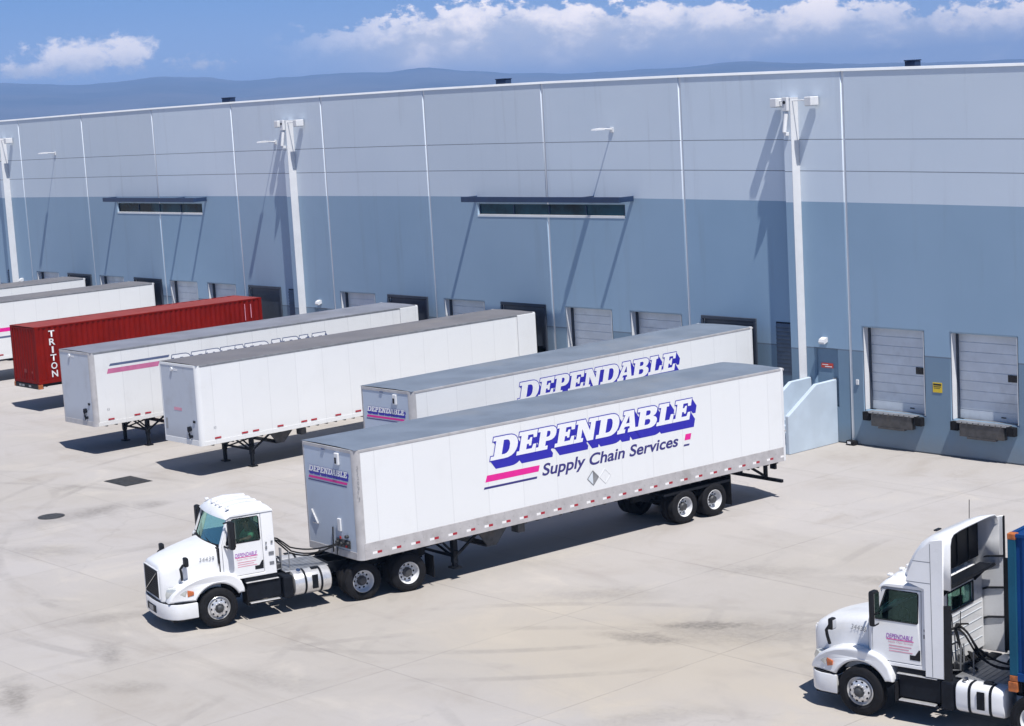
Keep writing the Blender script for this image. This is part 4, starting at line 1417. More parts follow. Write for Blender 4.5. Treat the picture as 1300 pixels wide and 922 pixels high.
# number running down the corner post, and the two diamond placard frames
for k, ch in enumerate('5320814'):
    obj_from(text_mesh(ch, side_M(T1['hw'] + 0.0125) @ Matrix.Translation((0.035, 3.62 - k * 0.135, 0)), height=0.085), 'lettering', MAT['text_grey'], T1['post'])
def placard(P, s, z, m1, m2):
    hw = P['hw']
    mb = MB()
    mb.bar((hw + 0.006, s, z + 0.21), (hw + 0.006, s + 0.21, z), 0.008, 0.02); mb.bar((hw + 0.006, s + 0.21, z), (hw + 0.006, s, z - 0.21), 0.008, 0.02)
    mb.bar((hw + 0.006, s, z - 0.21), (hw + 0.006, s - 0.21, z), 0.008, 0.02); mb.bar((hw + 0.006, s - 0.21, z), (hw + 0.006, s, z + 0.21), 0.008, 0.02)
    mb.mi = 0
    mb.quad((hw + 0.003, s, z + 0.2), (hw + 0.003, s + 0.2, z), (hw + 0.003, s, z - 0.2), (hw + 0.004, s + 0.0, z))
    mb.mi = 1
    mb.quad((hw + 0.003, s - 0.004, z + 0.2), (hw + 0.004, s - 0.004, z), (hw + 0.003, s - 0.004, z - 0.2), (hw + 0.003, s - 0.2, z))
    mb.build('placard_holder', [MAT[m1], MAT[m2]], P['side'])
placard(T1, 8.02, 2.02, 'galvanised', 'door_panel')
placard(T1, 8.48, 2.0, 'side_white', 'side_white')

T2 = trailer('lettered white box trailer at the dock, half hidden behind the hitched lettered trailer', (57.05, -17.05), 0.024, 'side_white', 'front_shaded', 'roof_blue_grey', True, L=16.15, H=4.12, ZB=1.20, legs=2.75)
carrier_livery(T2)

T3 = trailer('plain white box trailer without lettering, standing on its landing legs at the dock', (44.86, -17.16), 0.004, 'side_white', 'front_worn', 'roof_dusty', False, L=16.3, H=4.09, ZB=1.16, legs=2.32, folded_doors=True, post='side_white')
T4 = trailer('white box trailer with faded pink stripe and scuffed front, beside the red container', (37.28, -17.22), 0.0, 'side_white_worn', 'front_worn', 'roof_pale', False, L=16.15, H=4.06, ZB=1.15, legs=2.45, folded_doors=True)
def worn_fittings(P, red=True):
    f = P['front']
    mb = MB()
    mb.cyl((0.62, -0.0, 1.75), (0.62, -0.06, 1.75), 0.09, seg=16); mb.cyl((0.70, -0.0, 1.48), (0.70, -0.05, 1.48), 0.05, seg=12)
    mb.tube([(0.45, -0.02, 1.80), (0.52, -0.07, 1.70), (0.62, -0.07, 1.58), (0.66, -0.05, 1.42)], 0.022, 6)
    mb.tube([(0.62, -0.05, 1.72), (0.60, -0.09, 1.55), (0.63, -0.06, 1.38)], 0.018, 6)
    mb.build('air_coupling', MAT['black_paint'], f)
    mb = MB(); mb.box((0.84, -0.03, 1.98), (0.98, -0.001, 2.07), 0.008); mb.build('socket', MAT['black_paint'], f)
    mb = MB(); mb.box((-0.25, -0.006, 3.80), (0.02, -0.002, 3.88)); mb.cyl((-0.35, -0.001, 3.86), (-0.35, -0.05, 3.86), 0.07, seg=14); mb.build('marker_lamp', MAT['fin_white'], f)
    if red:
        mb = MB(); mb.box((-0.40, -0.006, 2.36), (0.12, -0.002, 2.47)); mb.build('red_tape', MAT['text_pink'], f)
        mb = MB(); mb.box((-1.05, -0.006, 1.62), (-0.92, -0.002, 2.02)); mb.build('tag_plate', MAT['galvanised'], f)
worn_fittings(T3)
worn_fittings(T4, False)
# small owner marks low on the sides
for P, y in ((T3, 0.42), (T4, 0.42)):
    obj_from(text_mesh('53', side_M(P['hw']) @ Matrix.Translation((y + 0.12, 1.72, 0.003)), height=0.085), 'lettering', MAT['text_grey'], P['side'])
M4 = side_M(T4['hw'])
poly_sheet([[(0.78, 3.44), (3.44, 3.44), (3.50, 3.535), (0.84, 3.535)]], M4, 'slate_stripe', 'stripe_slate', T4['side'])
poly_sheet([[(0.66, 3.155), (2.95, 3.155), (3.03, 3.345), (0.73, 3.345)]], M4, 'pink_stripe', 'stripe_pink', T4['side'])
k4 = (6.45 - 3.15) / (11.88 - 4.37) * 1.55
block_word(T4['side'], M4, lambda x: x - 0.92, 2.89, 0.60, 0.275, (0.10, -0.12), 0.034, m_drop='stripe_slate')

T6 = trailer('white box trailer with magenta stripe behind the red container, front outside the view', (13.55, -16.55), 0.0, 'side_white', 'front_worn', 'roof_dusty', False, L=16.15, H=4.11, ZB=1.17, legs=2.4)
M6 = side_M(T6['hw'])
poly_sheet([[(4.5, 2.56), (8.3, 2.56), (8.36, 2.76), (4.56, 2.76)]], M6, 'magenta_stripe', 'stripe_magenta', T6['side'])
poly_sheet([[(4.4, 2.24), (8.2, 2.24), (8.23, 2.34), (4.43, 2.34)]], M6, 'blue_stripe', 'stripe_slate', T6['side'])
T7 = trailer('farthest white box trailer down the docks, only roof edge and upper side showing', (5.93, -16.55), 0.0, 'side_white', 'front_worn', 'roof_dusty', False, L=16.15, H=4.11, ZB=1.17, legs=2.4)

# ------------------------------------------------------------------ shipping containers
def corrugated(mb, p0, p1, z0, z1, depth, normal, pitch=0.278):
    """vertical trapezoid ribs from p0 to p1 (plan points), standing depth proud along normal"""
    p0, p1 = Vector(p0), Vector(p1)
    d = p1 - p0; L = d.length; d.normalize(); nv = Vector(normal)
    n = max(1, round(L / pitch)); st = L / n
    prof = []
    for k in range(n):
        b = k * st
        prof += [(b, 0), (b + 0.25 * st, 0), (b + 0.5 * st, 1), (b + 0.75 * st, 1)]
    prof.append((L, 0))
    pts = [(p0 + d * a + nv * (depth * h)) for a, h in prof]
    mb.loft([[(p.x, p.y, z0) for p in pts], [(p.x, p.y, z1) for p in pts]])
def container(label, loc, rz, L, H, z0, side_m, roof_m, post_m, cast_m, group):
    t = thing('shipping_container', label, 'container', (loc[0], loc[1], 0), rz, group)
    hw = 1.219
    z1 = z0 + H
    for s in (1, -1):
        mb = MB()
        if s > 0: corrugated(mb, (hw - 0.045, 0.16), (hw - 0.045, L - 0.16), z0 + 0.16, z1 - 0.06, 0.036, (1, 0))
        else: corrugated(mb, (-hw + 0.045, L - 0.16), (-hw + 0.045, 0.16), z0 + 0.16, z1 - 0.06, 0.036, (-1, 0))
        o = mb.build('side_panel', MAT[side_m], t)
        mb = MB()
        xa, xb = (hw - 0.06, hw) if s > 0 else (-hw, -hw + 0.06)
        mb.box((xa, 0.16, z0 + 0.02), (xb, L - 0.16, z0 + 0.17)); mb.box((xa, 0.16, z1 - 0.065), (xb, L - 0.16, z1 - 0.005))
        mb.build('side_rail', MAT[side_m], t)
        if s > 0: side_o = o
        for ya, yb in ((0.0, 0.16), (L - 0.16, L)):
            mb = MB()
            xa, xb = (hw - 0.16, hw) if s > 0 else (-hw, -hw + 0.16)
            mb.box((xa, ya, z0 + 0.118), (xb, yb, z1 - 0.118), 0.008)
            mb.build('corner_post', MAT[post_m], t)
            mb = MB()
            for zz in (z0, z1 - 0.118):
                mb.box((xa - 0.003 if s < 0 else xa, ya - 0.003, zz), (xb + 0.003 if s > 0 else xb, yb + 0.003, zz + 0.116), 0.008)
            mb.build('corner_casting', MAT[cast_m], t)
    mb = MB()
    corrugated(mb, (-hw + 0.16, 0.05), (hw - 0.16, 0.05), z0 + 0.16, z1 - 0.1, 0.04, (0, -1), 0.25)
    mb.box((-hw + 0.16, 0.012, z0 + 0.02), (hw - 0.16, 0.08, z0 + 0.17)); mb.box((-hw + 0.16, 0.012, z1 - 0.11), (hw - 0.16, 0.08, z1 - 0.01))
    mb.build('front_panel', MAT[side_m], t)
    for s in (1, -1):
        mb = MB()
        if s < 0: mb.box((-hw + 0.16, L - 0.08, z0 + 0.05), (-0.006, L - 0.02, z1 - 0.05), 0.01)
        else: mb.box((0.006, L - 0.08, z0 + 0.05), (hw - 0.16, L - 0.02, z1 - 0.05), 0.01)
        rd = mb.build('rear_door', MAT[side_m], t)
        for x in (s * 0.75, s * 0.3):
            mb = MB(); mb.cyl((x, L + 0.0, z0 + 0.1), (x, L + 0.0, z1 - 0.1), 0.02, seg=8); mb.build('lock_rod', MAT['galvanised'], rd)
    mb = MB()
    secs = []
    n = int(L / 0.22)
    for k in range(n + 1):
        y = 0.10 + (L - 0.2) * k / n
        dz = 0.0 if k % 2 else -0.02
        secs.append([(-hw + 0.06, y, z1 - 0.012 + dz), (0, y, z1 - 0.004 + dz), (hw - 0.06, y, z1 - 0.012 + dz)])
    mb.loft(secs)
    for y0_, y1_ in ((0.0, 0.10), (L - 0.10, L)):
        mb.box((-hw + 0.165, y0_ + 0.012, z1 - 0.05), (hw - 0.165, y1_, z1 - 0.003))
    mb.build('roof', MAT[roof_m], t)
    mb = MB()
    mb.box((-hw + 0.06, 0.1, z0 + 0.12), (hw - 0.06, L - 0.1, z0 + 0.155))
    y = 0.5
    while y < L - 0.4:
        mb.box((-hw + 0.06, y, z0 + 0.03), (hw - 0.06, y + 0.05, z0 + 0.118)); y += 0.35
    mb.build('floor_frame', MAT['dark_steel'], t)
    return t, side_o
def chassis(label, loc, rz, L, z0, legs=2.6, bogie=10.2):
    t = thing('container_chassis', label, 'chassis', (loc[0], loc[1], 0), rz, 'container chassis')
    mb = MB()
    for s in (1, -1):
        mb.box((s * 0.48 - 0.06, 0.10, z0 - 0.20), (s * 0.48 + 0.06, 2.6, z0 - 0.02)); mb.box((s * 0.48 - 0.06, 2.6, z0 - 0.42), (s * 0.48 + 0.06, L - 0.1, z0 - 0.02))
    for y in (2.7, 5.0, 7.5, L - 1.6):
        mb.box((-0.42, y, z0 - 0.30), (0.42, y + 0.1, z0 - 0.06))
    mb.box((-0.45, 0.5, z0 - 0.215), (0.45, 1.5, z0 - 0.2)); mb.cyl((0, 0.95, z0 - 0.30), (0, 0.95, z0 - 0.216), 0.05, seg=12)
    mb.build('frame', MAT['black_paint'], t)
    for y in (0.0, L - 0.24):
        mb = MB()
        mb.box((-1.16, y - 0.02, z0 - 0.21), (1.16, y + 0.22, z0 - 0.004), 0.01)
        bo = mb.build('bolster', MAT['black_paint'], t)
        for s in (1, -1):
            mb = MB()
            mb.box((s * 1.165 - 0.07, y - 0.03, z0 - 0.20), (s * 1.165 + 0.07, y + 0.16, z0 - 0.003), 0.01)
            mb.build('twist_lock', MAT['casting_orange'], bo)
        for xx in (-0.75, -0.45, 0.2):
            mb = MB(); mb.box((xx, y - 0.026, z0 - 0.15), (xx + 0.22, y - 0.021, z0 - 0.06))
            mb.build('lamp_plate', MAT['galvanised'], bo)
    for s in (1, -1):
        mb = MB()
        xx = s * 0.75
        mb.box((xx - 0.07, legs - 0.07, 0.40), (xx + 0.07, legs + 0.07, z0 - 0.1)); mb.box((xx - 0.05, legs - 0.05, 0.06), (xx + 0.05, legs + 0.05, 0.40)); mb.box((xx - 0.14, legs - 0.12, 0.004), (xx + 0.14, legs + 0.12, 0.06))
        mb.build('landing_leg', MAT['black_paint'], t)
    mb = MB()
    for yy in (bogie - 0.62, bogie + 0.62):
        mb.cyl((-0.95, yy, 0.51), (0.95, yy, 0.51), 0.07, seg=12)
    for s in (1, -1): mb.box((s * 0.48 - 0.05, bogie - 1.2, 0.55), (s * 0.48 + 0.05, bogie + 1.2, z0 - 0.425))
    mb.build('bogie', MAT['black_paint'], t)
    for yy in (bogie - 0.62, bogie + 0.62):
        wheel(t, 1.22, yy, 0.509, True, -math.pi / 2, 'fin_white')
        wheel(t, -1.22, yy, 0.509, True, math.pi / 2, 'fin_white')
    return t
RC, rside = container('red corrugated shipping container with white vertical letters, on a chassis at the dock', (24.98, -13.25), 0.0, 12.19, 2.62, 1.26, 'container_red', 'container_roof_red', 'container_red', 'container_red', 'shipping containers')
chassis('black chassis under the red shipping container with one orange twist lock at its front', (24.98, -13.25), 0.0, 12.19, 1.255)
for k, ch in enumerate('TRITON'):
    obj_from(text_mesh(ch, side_M(1.2175) @ Matrix.Translation((0.66, 3.36 - k * 0.365, 0)), height=0.30, width=0.30 if ch != 'I' else 0.09, bold=0.02), 'lettering', MAT['fin_white'], rside)
for o in rside.children:
    if o.data.name.startswith('lettering') and abs(max(v.co.y for v in o.data.vertices) - 0.75) < 0.012:
        o.location.y = 0.10
mb = MB()
mb.box((1.2185, 11.18, 2.85), (1.2205, 11.215, 3.66))
mb.build('number_strip', MAT['text_pink'], rside)
mb = MB(); mb.box((1.2185, 11.52, 2.95), (1.2205, 11.56, 3.62)); mb.build('number_strip', MAT['text_pink'], rside)
mb = MB()
mb.box((-0.16, -0.0, 1.75), (0.06, 0.009, 1.92)); mb.box((0.55, -0.0, 1.75), (0.66, 0.009, 1.84))
mb.build('patch', MAT['container_roof_red'], RC)

# ------------------------------------------------------------------ truck tractors (local: x forward, y to the driver's left, z up; origin on the ground under the steer axle)
def arc(cx, cz, r, a0, a1, n):
    return [(cx + r * math.cos(R(a0 + (a1 - a0) * k / n)), cz + r * math.sin(R(a0 + (a1 - a0) * k / n))) for k in range(n + 1)]
SIDE_XZ = lambda y: Matrix(((1, 0, 0, 0), (0, 0, -1, y), (0, 1, 0, 0), (0, 0, 0, 1)))
def nose_taper(co):
    x, y, z = co
    if x > 0.45:
        t = (x - 0.45) / 0.9
        y *= 1 - 0.20 * t * t
    return (x, y, z)

def tractor(name, label, loc, rz, group, number, fairing=False, dual_axles=(-3.98, -5.30), frame_end=-6.1, hoses_to=None):
    t = thing(name, label, 'truck', (loc[0], loc[1], 0), rz, group)
    W_ = MAT['truck_white']
    # --- hood, lofted from nose to cowl
    secs = []
    for (x, w_, top, bot) in ((1.31, 0.62, 1.56, 0.78), (1.30, 0.65, 1.635, 0.78), (1.25, 0.685, 1.685, 0.78), (1.12, 0.73, 1.735, 0.80), (0.9, 0.785, 1.80, 0.82), (0.55, 0.855, 1.895, 0.85), (0.2, 0.92, 1.97, 0.9), (-0.08, 0.965, 2.025, 0.95), (-0.17, 0.98, 2.035, 0.95)):
        sec = []
        for (fy, fz) in ((1.0, 0), (1.0, 0.45), (0.985, 0.72), (0.95, 0.87), (0.88, 0.955), (0.76, 0.995), (0.55, 1.012), (0.28, 1.022), (0, 1.026)):
            sec.append((x, w_ * fy, bot + (top - bot) * fz))
        sec = sec + [(p[0], -p[1], p[2]) for p in reversed(sec[:-1])]
        secs.append(sec)
    mb = MB()
    mb.loft(secs, cap0=True, cap1=True)
    hood = mb.build('hood', W_, t, smooth=50)
    mb = MB()
    # grille set in the nose: black mesh with a bright diagonal bar and surround
    mb.box((1.302, -0.56, 0.84), (1.335, 0.56, 1.555), 0.02)
    gr = mb.build('grille', MAT['black_paint'], hood)
    mb = MB()
    for k in range(11): mb.box((1.336, -0.53, 0.88 + k * 0.059), (1.343, 0.53, 0.893 + k * 0.059))
    mb.build('grille_bar', MAT['black_rubber'], gr)
    mb = MB()
    mb.bar((1.347, -0.50, 0.90), (1.347, 0.50, 1.50), 0.012, 0.03, upv=(1, 0, 0))
    mb.build('diagonal_bar', MAT['chrome'], gr)
    mb = MB()
    for s in (1, -1):
        mb.box((1.312, s * 0.582 - 0.018, 0.84), (1.342, s * 0.582 + 0.018, 1.56), 0.006)
    mb.box((1.312, -0.56, 1.562), (1.342, 0.56, 1.592), 0.006)
    mb.build('grille_surround', W_, gr)
    # --- fenders over the steer wheels
    for s in (1, -1):
        poly = [(-0.73, 0.80), (-0.725, 0.92), (-0.66, 1.10), (-0.55, 1.23), (-0.40, 1.32), (-0.22, 1.375), (0.0, 1.40), (0.28, 1.395), (0.55, 1.345), (0.80, 1.25), (1.0, 1.13), (1.14, 1.00), (1.22, 0.86), (1.235, 0.785), (0.60, 0.785)]
        poly += arc(0, 0.50, 0.63, 27, 153, 16) + [(-0.62, 0.80)]
        o = plate('fender', [poly], 0.50, W_, t, SIDE_XZ(s * 0.94), bev=0.05, seg=2, smooth=40)
        deform_mesh(o, nose_taper)
        mb = MB()
        # dark liner over the tyre
        pts = arc(0, 0.50, 0.625, 20, 165, 14)
        mb.loft([[(p[0], s * 0.72, p[1]) for p in pts], [(p[0], s * 1.15, p[1]) for p in pts]])
        mb.build('wheel_liner', MAT['plastic_black'], o)
        mb = MB()
        mb.box((-0.80, s * 0.97 - 0.2, 0.42), (-0.775, s * 0.97 + 0.2, 0.82), 0.004)
        mb.build('mudflap', MAT['black_rubber'], o)
        # headlamp: clear lens with an amber end
        mb = MB()
        secs = []
        for k in range(9):
            u = k / 8
            x = 1.19 - 0.42 * u; yo = 0.80 + 0.315 * math.sin(u * 1.35); hh = 0.125 * (0.65 + 0.35 * math.sin(math.pi * min(1, u + 0.25)))
            secs.append([(x + 0.055, s * (yo + 0.012), 1.005 - hh), (x + 0.065, s * (yo + 0.035), 1.0), (x + 0.02, s * (yo + 0.03), 1.005 + hh), (x - 0.06, s * (yo - 0.05), 1.02 + hh)])
        mb.loft(secs, True, True)
        hl = mb.build('headlight', MAT['lamp_clear'], t, smooth=50)
        mb = MB()
        secs = []
        for k in range(5):
            u = k / 4
            x = 0.775 - 0.15 * u; hh = 0.088 * (1 - 0.5 * u)
            yo = 1.105 + 0.045 * u
            secs.append([(x, s * (yo + 0.03), 1.0 - hh), (x, s * (yo + 0.05), 1.0), (x, s * (yo + 0.035), 1.0 + hh), (x, s * (yo - 0.06), 1.0 + hh * 1.05)])
        mb.loft(secs, True, True)
        mb.build('turn_lamp', MAT['lamp_orange'], hl, smooth=50)
    # --- bumper, curved in plan
    outer = []
    for k in range(17):
        a = -90 + 180 * k / 16
        ca, sa = math.cos(R(a)), math.sin(R(a))
        outer.append((0.62 + 0.76 * abs(ca) ** 0.55, 1.175 * (1 if sa > 0 else -1) * abs(sa) ** 0.75))
    inner = [(x - 0.16 if abs(y) < 1.0 else x, y * 0.90) for x, y in outer[::-1]]
    inner[0] = (0.56, 1.05); inner[-1] = (0.56, -1.05)
    o = plate('bumper', [[(0.54, -1.175)] + outer + [(0.54, 1.175)] + inner], 0.40, W_, t, Matrix.Translation((0, 0, 0.555)), bev=0.025, seg=1, smooth=35)
    bumper = o
    so_ = [(x - 0.012, y * 0.985) for x, y in outer]
    plate('bumper_seam', [[(0.57, -1.15)] + so_ + [(0.57, 1.15)]], 0.024, MAT['plastic_black'], bumper, Matrix.Translation((0, 0, 0.769)))
    mb = MB()
    mb.box((1.372, -0.34, 0.44), (1.392, 0.34, 0.63), 0.008)
    mb.build('air_intake', MAT['black_paint'], bumper)
    for s in (1, -1):
        mb = MB()
        mb.bar((1.335, s * 0.50, 0.50), (1.28, s * 0.72, 0.50), 0.03, 0.11)
        mb.build('fog_lamp', MAT['black_gloss'], bumper)
    mb = MB()
    mb.box((1.393, -0.16, 0.47), (1.400, 0.16, 0.60)); mb.build('number_plate', MAT['galvanised'], bumper)
    mb = MB()
    mb.box((0.6, -1.0, 0.27), (1.15, 1.0, 0.353), 0.02)
    mb.build('air_dam', MAT['plastic_black'], bumper)
    # --- cab shell: side plates with a door and window opening, back wall, roof
    top = 2.79
    side_poly = [(-0.17, 1.12), (-0.17, 2.03), (-0.245, 2.14), (-0.43, 2.66), (-0.50, top), (-1.64, top), (-1.66, 2.72), (-1.66, 1.12)]
    door_poly = [(-0.24, 1.20), (-0.24, 2.06), (-0.49, 2.73), (-1.335, 2.73), (-1.335, 1.20)]
    win = [(-0.36, 2.055), (-0.355, 2.09), (-0.555, 2.655), (-0.58, 2.675), (-1.24, 2.675), (-1.27, 2.645), (-1.27, 2.08), (-1.245, 2.055)]
    inset = [(-0.25, 1.21), (-0.25, 2.05), (-0.497, 2.72), (-1.325, 2.72), (-1.325, 1.21)]
    def lean(co):
        x, y, z = co
        k = 1 - 0.055 * max(0, (z - 2.0)) / 0.8
        return (x, y * k, z)
    for s in (1, -1):
        o = plate('cab_side', [side_poly, door_poly], 0.06, W_, t, SIDE_XZ(s * 1.035), bev=0.012, smooth=30)
        deform_mesh(o, lean)
        d = plate('door', [inset, win], 0.055, W_, t, SIDE_XZ(s * 1.037), bev=0.010, smooth=30)
        deform_mesh(d, lean)
        g = plate('window', [[(x * 1.0, z) for x, z in win]], 0.006, MAT['side_glass'], d, SIDE_XZ(s * 1.03), offset=0.008)
        deform_mesh(g, lean)
        # rubber surround
        mb = MB()
        loop = win + [win[0]]
        mb.tube([(x, s * 1.064, z) for x, z in loop], 0.012, 6)
        mb.deform(lean)
        mb.build('window_seal', MAT['black_rubber'], d)
        mb = MB()
        mb.box((-1.31, s * 1.066 - 0.004, 1.30), (-1.08, s * 1.066 + 0.004, 1.40), 0.003)
        mb.prism([(-1.31, 1.40), (-1.20, 1.40), (-1.28, 1.52), (-1.31, 1.52)], 'y', s * 1.066 - 0.004, s * 1.066 + 0.004)
        mb.build('handle', MAT['plastic_black'], d)
        mb = MB()
        mb.box((-1.60, s * 1.064, 1.92), (-1.545, s * 1.069, 1.98)); mb.box((-1.61, s * 1.064, 1.62), (-1.47, s * 1.069, 1.70)); mb.box((-1.60, s * 1.064, 1.36), (-1.48, s * 1.069, 1.44))
        mb.box((-1.44, s * 1.064, 1.78), (-1.39, s * 1.069, 1.86)); mb.box((-1.44, s * 1.064, 1.92), (-1.40, s * 1.069, 1.97))
        mb.build('vent_and_decals', MAT['text_grey'], o)
        if s > 0:
            # owner mark on the door and the fleet number on the hood
            ML = lambda x, y, z: Matrix(((-1, 0, 0, x), (0, 0, 1, y), (0, 1, 0, z), (0, 0, 0, 1)))
            obj_from(text_mesh('DEPENDABLE', ML(-0.56, 1.067, 1.69), width=0.60, height=0.095, shear=0.25, bold=0.008), 'lettering', MAT['text_purple'], d)
            mb = MB(); mb.box((-1.17, 1.066, 1.665), (-0.57, 1.0675, 1.68)); mb.build('stripe', MAT['stripe_magenta'], d)
            obj_from(text_mesh('Supply Chain Services', ML(-0.60, 1.067, 1.59), width=0.55, height=0.055, shear=0.2), 'lettering', MAT['text_pink'], d)
            for k, (wd, hh) in enumerate(((0.50, 0.018), (0.44, 0.018), (0.52, 0.018))):
                mb = MB(); mb.box((-0.62 - wd, 1.066, 1.535 - k * 0.055), (-0.62, 1.0675, 1.535 - k * 0.055 + hh)); mb.build('small_print', MAT['text_pink'], d)
            o2 = obj_from(text_mesh(number, ML(0.33, 0.0, 1.70), width=0.38, height=0.105, shear=0.15, spacing=1.1), 'lettering', MAT['text_grey'], hood)
            for v in o2.data.vertices:      # follow the hood flank
                v.co.y = 0.92 + (0.2 - v.co.x) * 0.19 + 0.005 - max(0, v.co.z - 1.66) * 0.10
    plate('cab_back', [rect(-0.99, 1.12, 0.99, top), [(-0.55, 2.20), (0.55, 2.20), (0.55, 2.60), (-0.55, 2.60)]], 0.05, W_, t, Matrix(((0, 0, 1, -1.645), (1, 0, 0, 0), (0, 1, 0, 0), (0, 0, 0, 1))), bev=0.01)
    bw = plate('rear_window', [rect(-0.56, 2.19, 0.56, 2.61)], 0.006, MAT['side_glass'], t, Matrix(((0, 0, 1, -1.645), (1, 0, 0, 0), (0, 1, 0, 0), (0, 0, 0, 1))))
    mb = MB(); mb.tube([(-1.675, -0.56, 2.19), (-1.675, 0.56, 2.19), (-1.675, 0.56, 2.61), (-1.675, -0.56, 2.61), (-1.675, -0.56, 2.19)], 0.018, 6); mb.box((-1.69, -0.012, 2.19), (-1.67, 0.012, 2.61))
    mb.build('window_seal', MAT['black_rubber'], bw)
    mb = MB()
    for z in (1.35, 1.55, 1.75, 1.95, 2.08): mb.box((-1.678, -0.95, z), (-1.6715, 0.95, z + 0.014))
    mb.build('back_rib', MAT['door_panel'], t)
    # roof: crowned, with a brow over the windscreen and pressed ribs
    secs = []
    for (x, z, k) in ((-0.30, 2.70, 1.0), (-0.325, 2.76, 0.99), (-0.42, 2.84, 0.96), (-0.60, 2.905, 0.93), (-0.9, 2.945, 0.92), (-1.25, 2.95, 0.92), (-1.5, 2.92, 0.93), (-1.62, 2.86, 0.95), (-1.675, 2.775, 0.98)):
        sec = []
        base = 2.70 if x > -0.4 else 2.745
        hh = z - base
        for (fy, fz) in ((1.0, 0), (0.998, 0.3), (0.975, 0.62), (0.92, 0.85), (0.80, 0.97), (0.55, 1.03), (0.28, 1.06), (0, 1.07)):
            sec.append((x - (0.10 * fy * fy if x > -0.5 else 0), 1.03 * fy * (k if fz > 0.5 else 1), base + hh * fz))
        secs.append(sec + [(p[0], -p[1], p[2]) for p in reversed(sec[:-1])])
    mb = MB(); mb.loft(secs, True, True)
    roof = mb.build('roof', W_, t, smooth=45)
    mb = MB()
    for yy in (-0.62, -0.22, 0.22, 0.62):
        mb.loft([[(-0.62, yy - 0.09, 2.89), (-0.64, yy - 0.05, 2.945), (-0.64, yy + 0.05, 2.945), (-0.62, yy + 0.09, 2.89)],
                 [(-0.95, yy - 0.10, 2.93), (-0.95, yy - 0.06, 2.99), (-0.95, yy + 0.06, 2.99), (-0.95, yy + 0.10, 2.93)],
                 [(-1.52, yy - 0.09, 2.89), (-1.5, yy - 0.05, 2.955), (-1.5, yy + 0.05, 2.955), (-1.52, yy + 0.09, 2.89)]], True, True)
    mb.build('roof_rib', W_, roof, smooth=40)
    for yy in (-0.8, -0.3, 0, 0.3, 0.8):
        mb = MB(); mb.box((-0.60, yy - 0.05, 2.905), (-0.50, yy + 0.05, 2.955), 0.015)
        mb.build('roof_marker', MAT['truck_white'], roof)
    # windscreen
    secs = []
    N = 12
    for j in range(7):
        v = j / 6
        row = []
        for k in range(N + 1):
            u = -1 + 2 * k / N
            x = (-0.10 - 0.14 * u * u) * (1 - v) + (-0.37 - 0.13 * u * u) * v
            y = u * (0.955 * (1 - v) + 0.90 * v)
            z = (2.035) * (1 - v) + 2.735 * v
            row.append((x, y, z))
        secs.append(row)
    mb = MB(); mb.loft(secs)
    ws = mb.build('windscreen', MAT['windscreen_glass'], t, smooth=80)
    mb = MB(); mb.tube([(p[0] + 0.006, p[1], p[2] + 0.004) for p in secs[0]], 0.022, 6)
    mb.tube([(p[0] + 0.004, p[1], p[2]) for p in secs[-1]], 0.018, 6)
    for e in (0, N): mb.tube([(r[e][0], r[e][1], r[e][2]) for r in secs], 0.016, 6)
    for yy in (0.45, -0.25): mb.bar((-0.115, yy, 2.06), (-0.16, yy - 0.55, 2.16), 0.012, 0.02)
    mb.build('windscreen_seal', MAT['black_rubber'], ws)
    mb = MB()
    for s in (1, -1):
        mb.bar((-0.235, s * 1.005, 2.03), (-0.50, s * 0.955, 2.74), 0.075, 0.085)
    mb.build('pillar', W_, t)
    # interior: floor, dash, wheel, seats, back shelf
    mb = MB()
    mb.box((-1.615, -1.0, 1.10), (-0.12, 1.0, 1.16)); mb.box((-0.165, -0.97, 1.16), (-0.13, 0.97, 2.0))
    mb.prism([(-0.18, 1.5), (-0.18, 2.0), (-0.42, 2.0), (-0.58, 1.90), (-0.58, 1.5)], 'y', -0.98, 0.98)
    inn = mb.build('dashboard', MAT['cab_interior'], t)
    mb = MB()
    pts = []
    for k in range(25):
        a = 2 * math.pi * k / 24
        pts.append((-0.68 + 0.07 * math.sin(a) * 1.0, 0.48 + 0.22 * math.cos(a), 1.98 + 0.20 * math.sin(a)))
    mb.tube(pts, 0.016, 6); mb.cyl((-0.58, 0.48, 1.90), (-0.68, 0.48, 1.98), 0.03, seg=8); mb.bar((-0.68, 0.28, 1.98), (-0.68, 0.68, 1.98), 0.02, 0.03)
    mb.build('steering_wheel', MAT['black_paint'], inn)
    for s in (1, -1):
        mb = MB()
        mb.box((-1.32, s * 0.48 - 0.25, 1.42), (-0.82, s * 0.48 + 0.25, 1.58), 0.04, 2); mb.box((-1.44, s * 0.48 - 0.24, 1.50), (-1.30, s * 0.48 + 0.24, 2.25), 0.04, 2); mb.box((-1.2, s * 0.48 - 0.15, 1.16), (-0.95, s * 0.48 + 0.15, 1.42))
        mb.build('seat', MAT['cab_interior'], t)
    # mirrors: tall door mirrors and spot mirrors on the hood
    for s in (1, -1):
        mb = MB()
        mb.box((-0.50, s * 1.29 - 0.115, 1.97), (-0.36, s * 1.29 + 0.115, 2.70), 0.045, 2)
        mb.tube([(-0.33, s * 1.05, 2.62), (-0.38, s * 1.18, 2.66), (-0.40, s * 1.28, 2.64)], 0.022, 6); mb.tube([(-0.30, s * 1.06, 2.03), (-0.36, s * 1.16, 2.0), (-0.40, s * 1.28, 2.05)], 0.026, 6)
        mr = mb.build('mirror', MAT['plastic_black'], t, smooth=40)
        mb = MB(); mb.box((-0.504, s * 1.30 - 0.10, 2.26), (-0.5005, s * 1.30 + 0.10, 2.66)); mb.box((-0.504, s * 1.30 - 0.10, 2.03), (-0.5005, s * 1.30 + 0.10, 2.22))
        mb.build('mirror_glass', MAT['chrome'], mr)
        mb = MB()
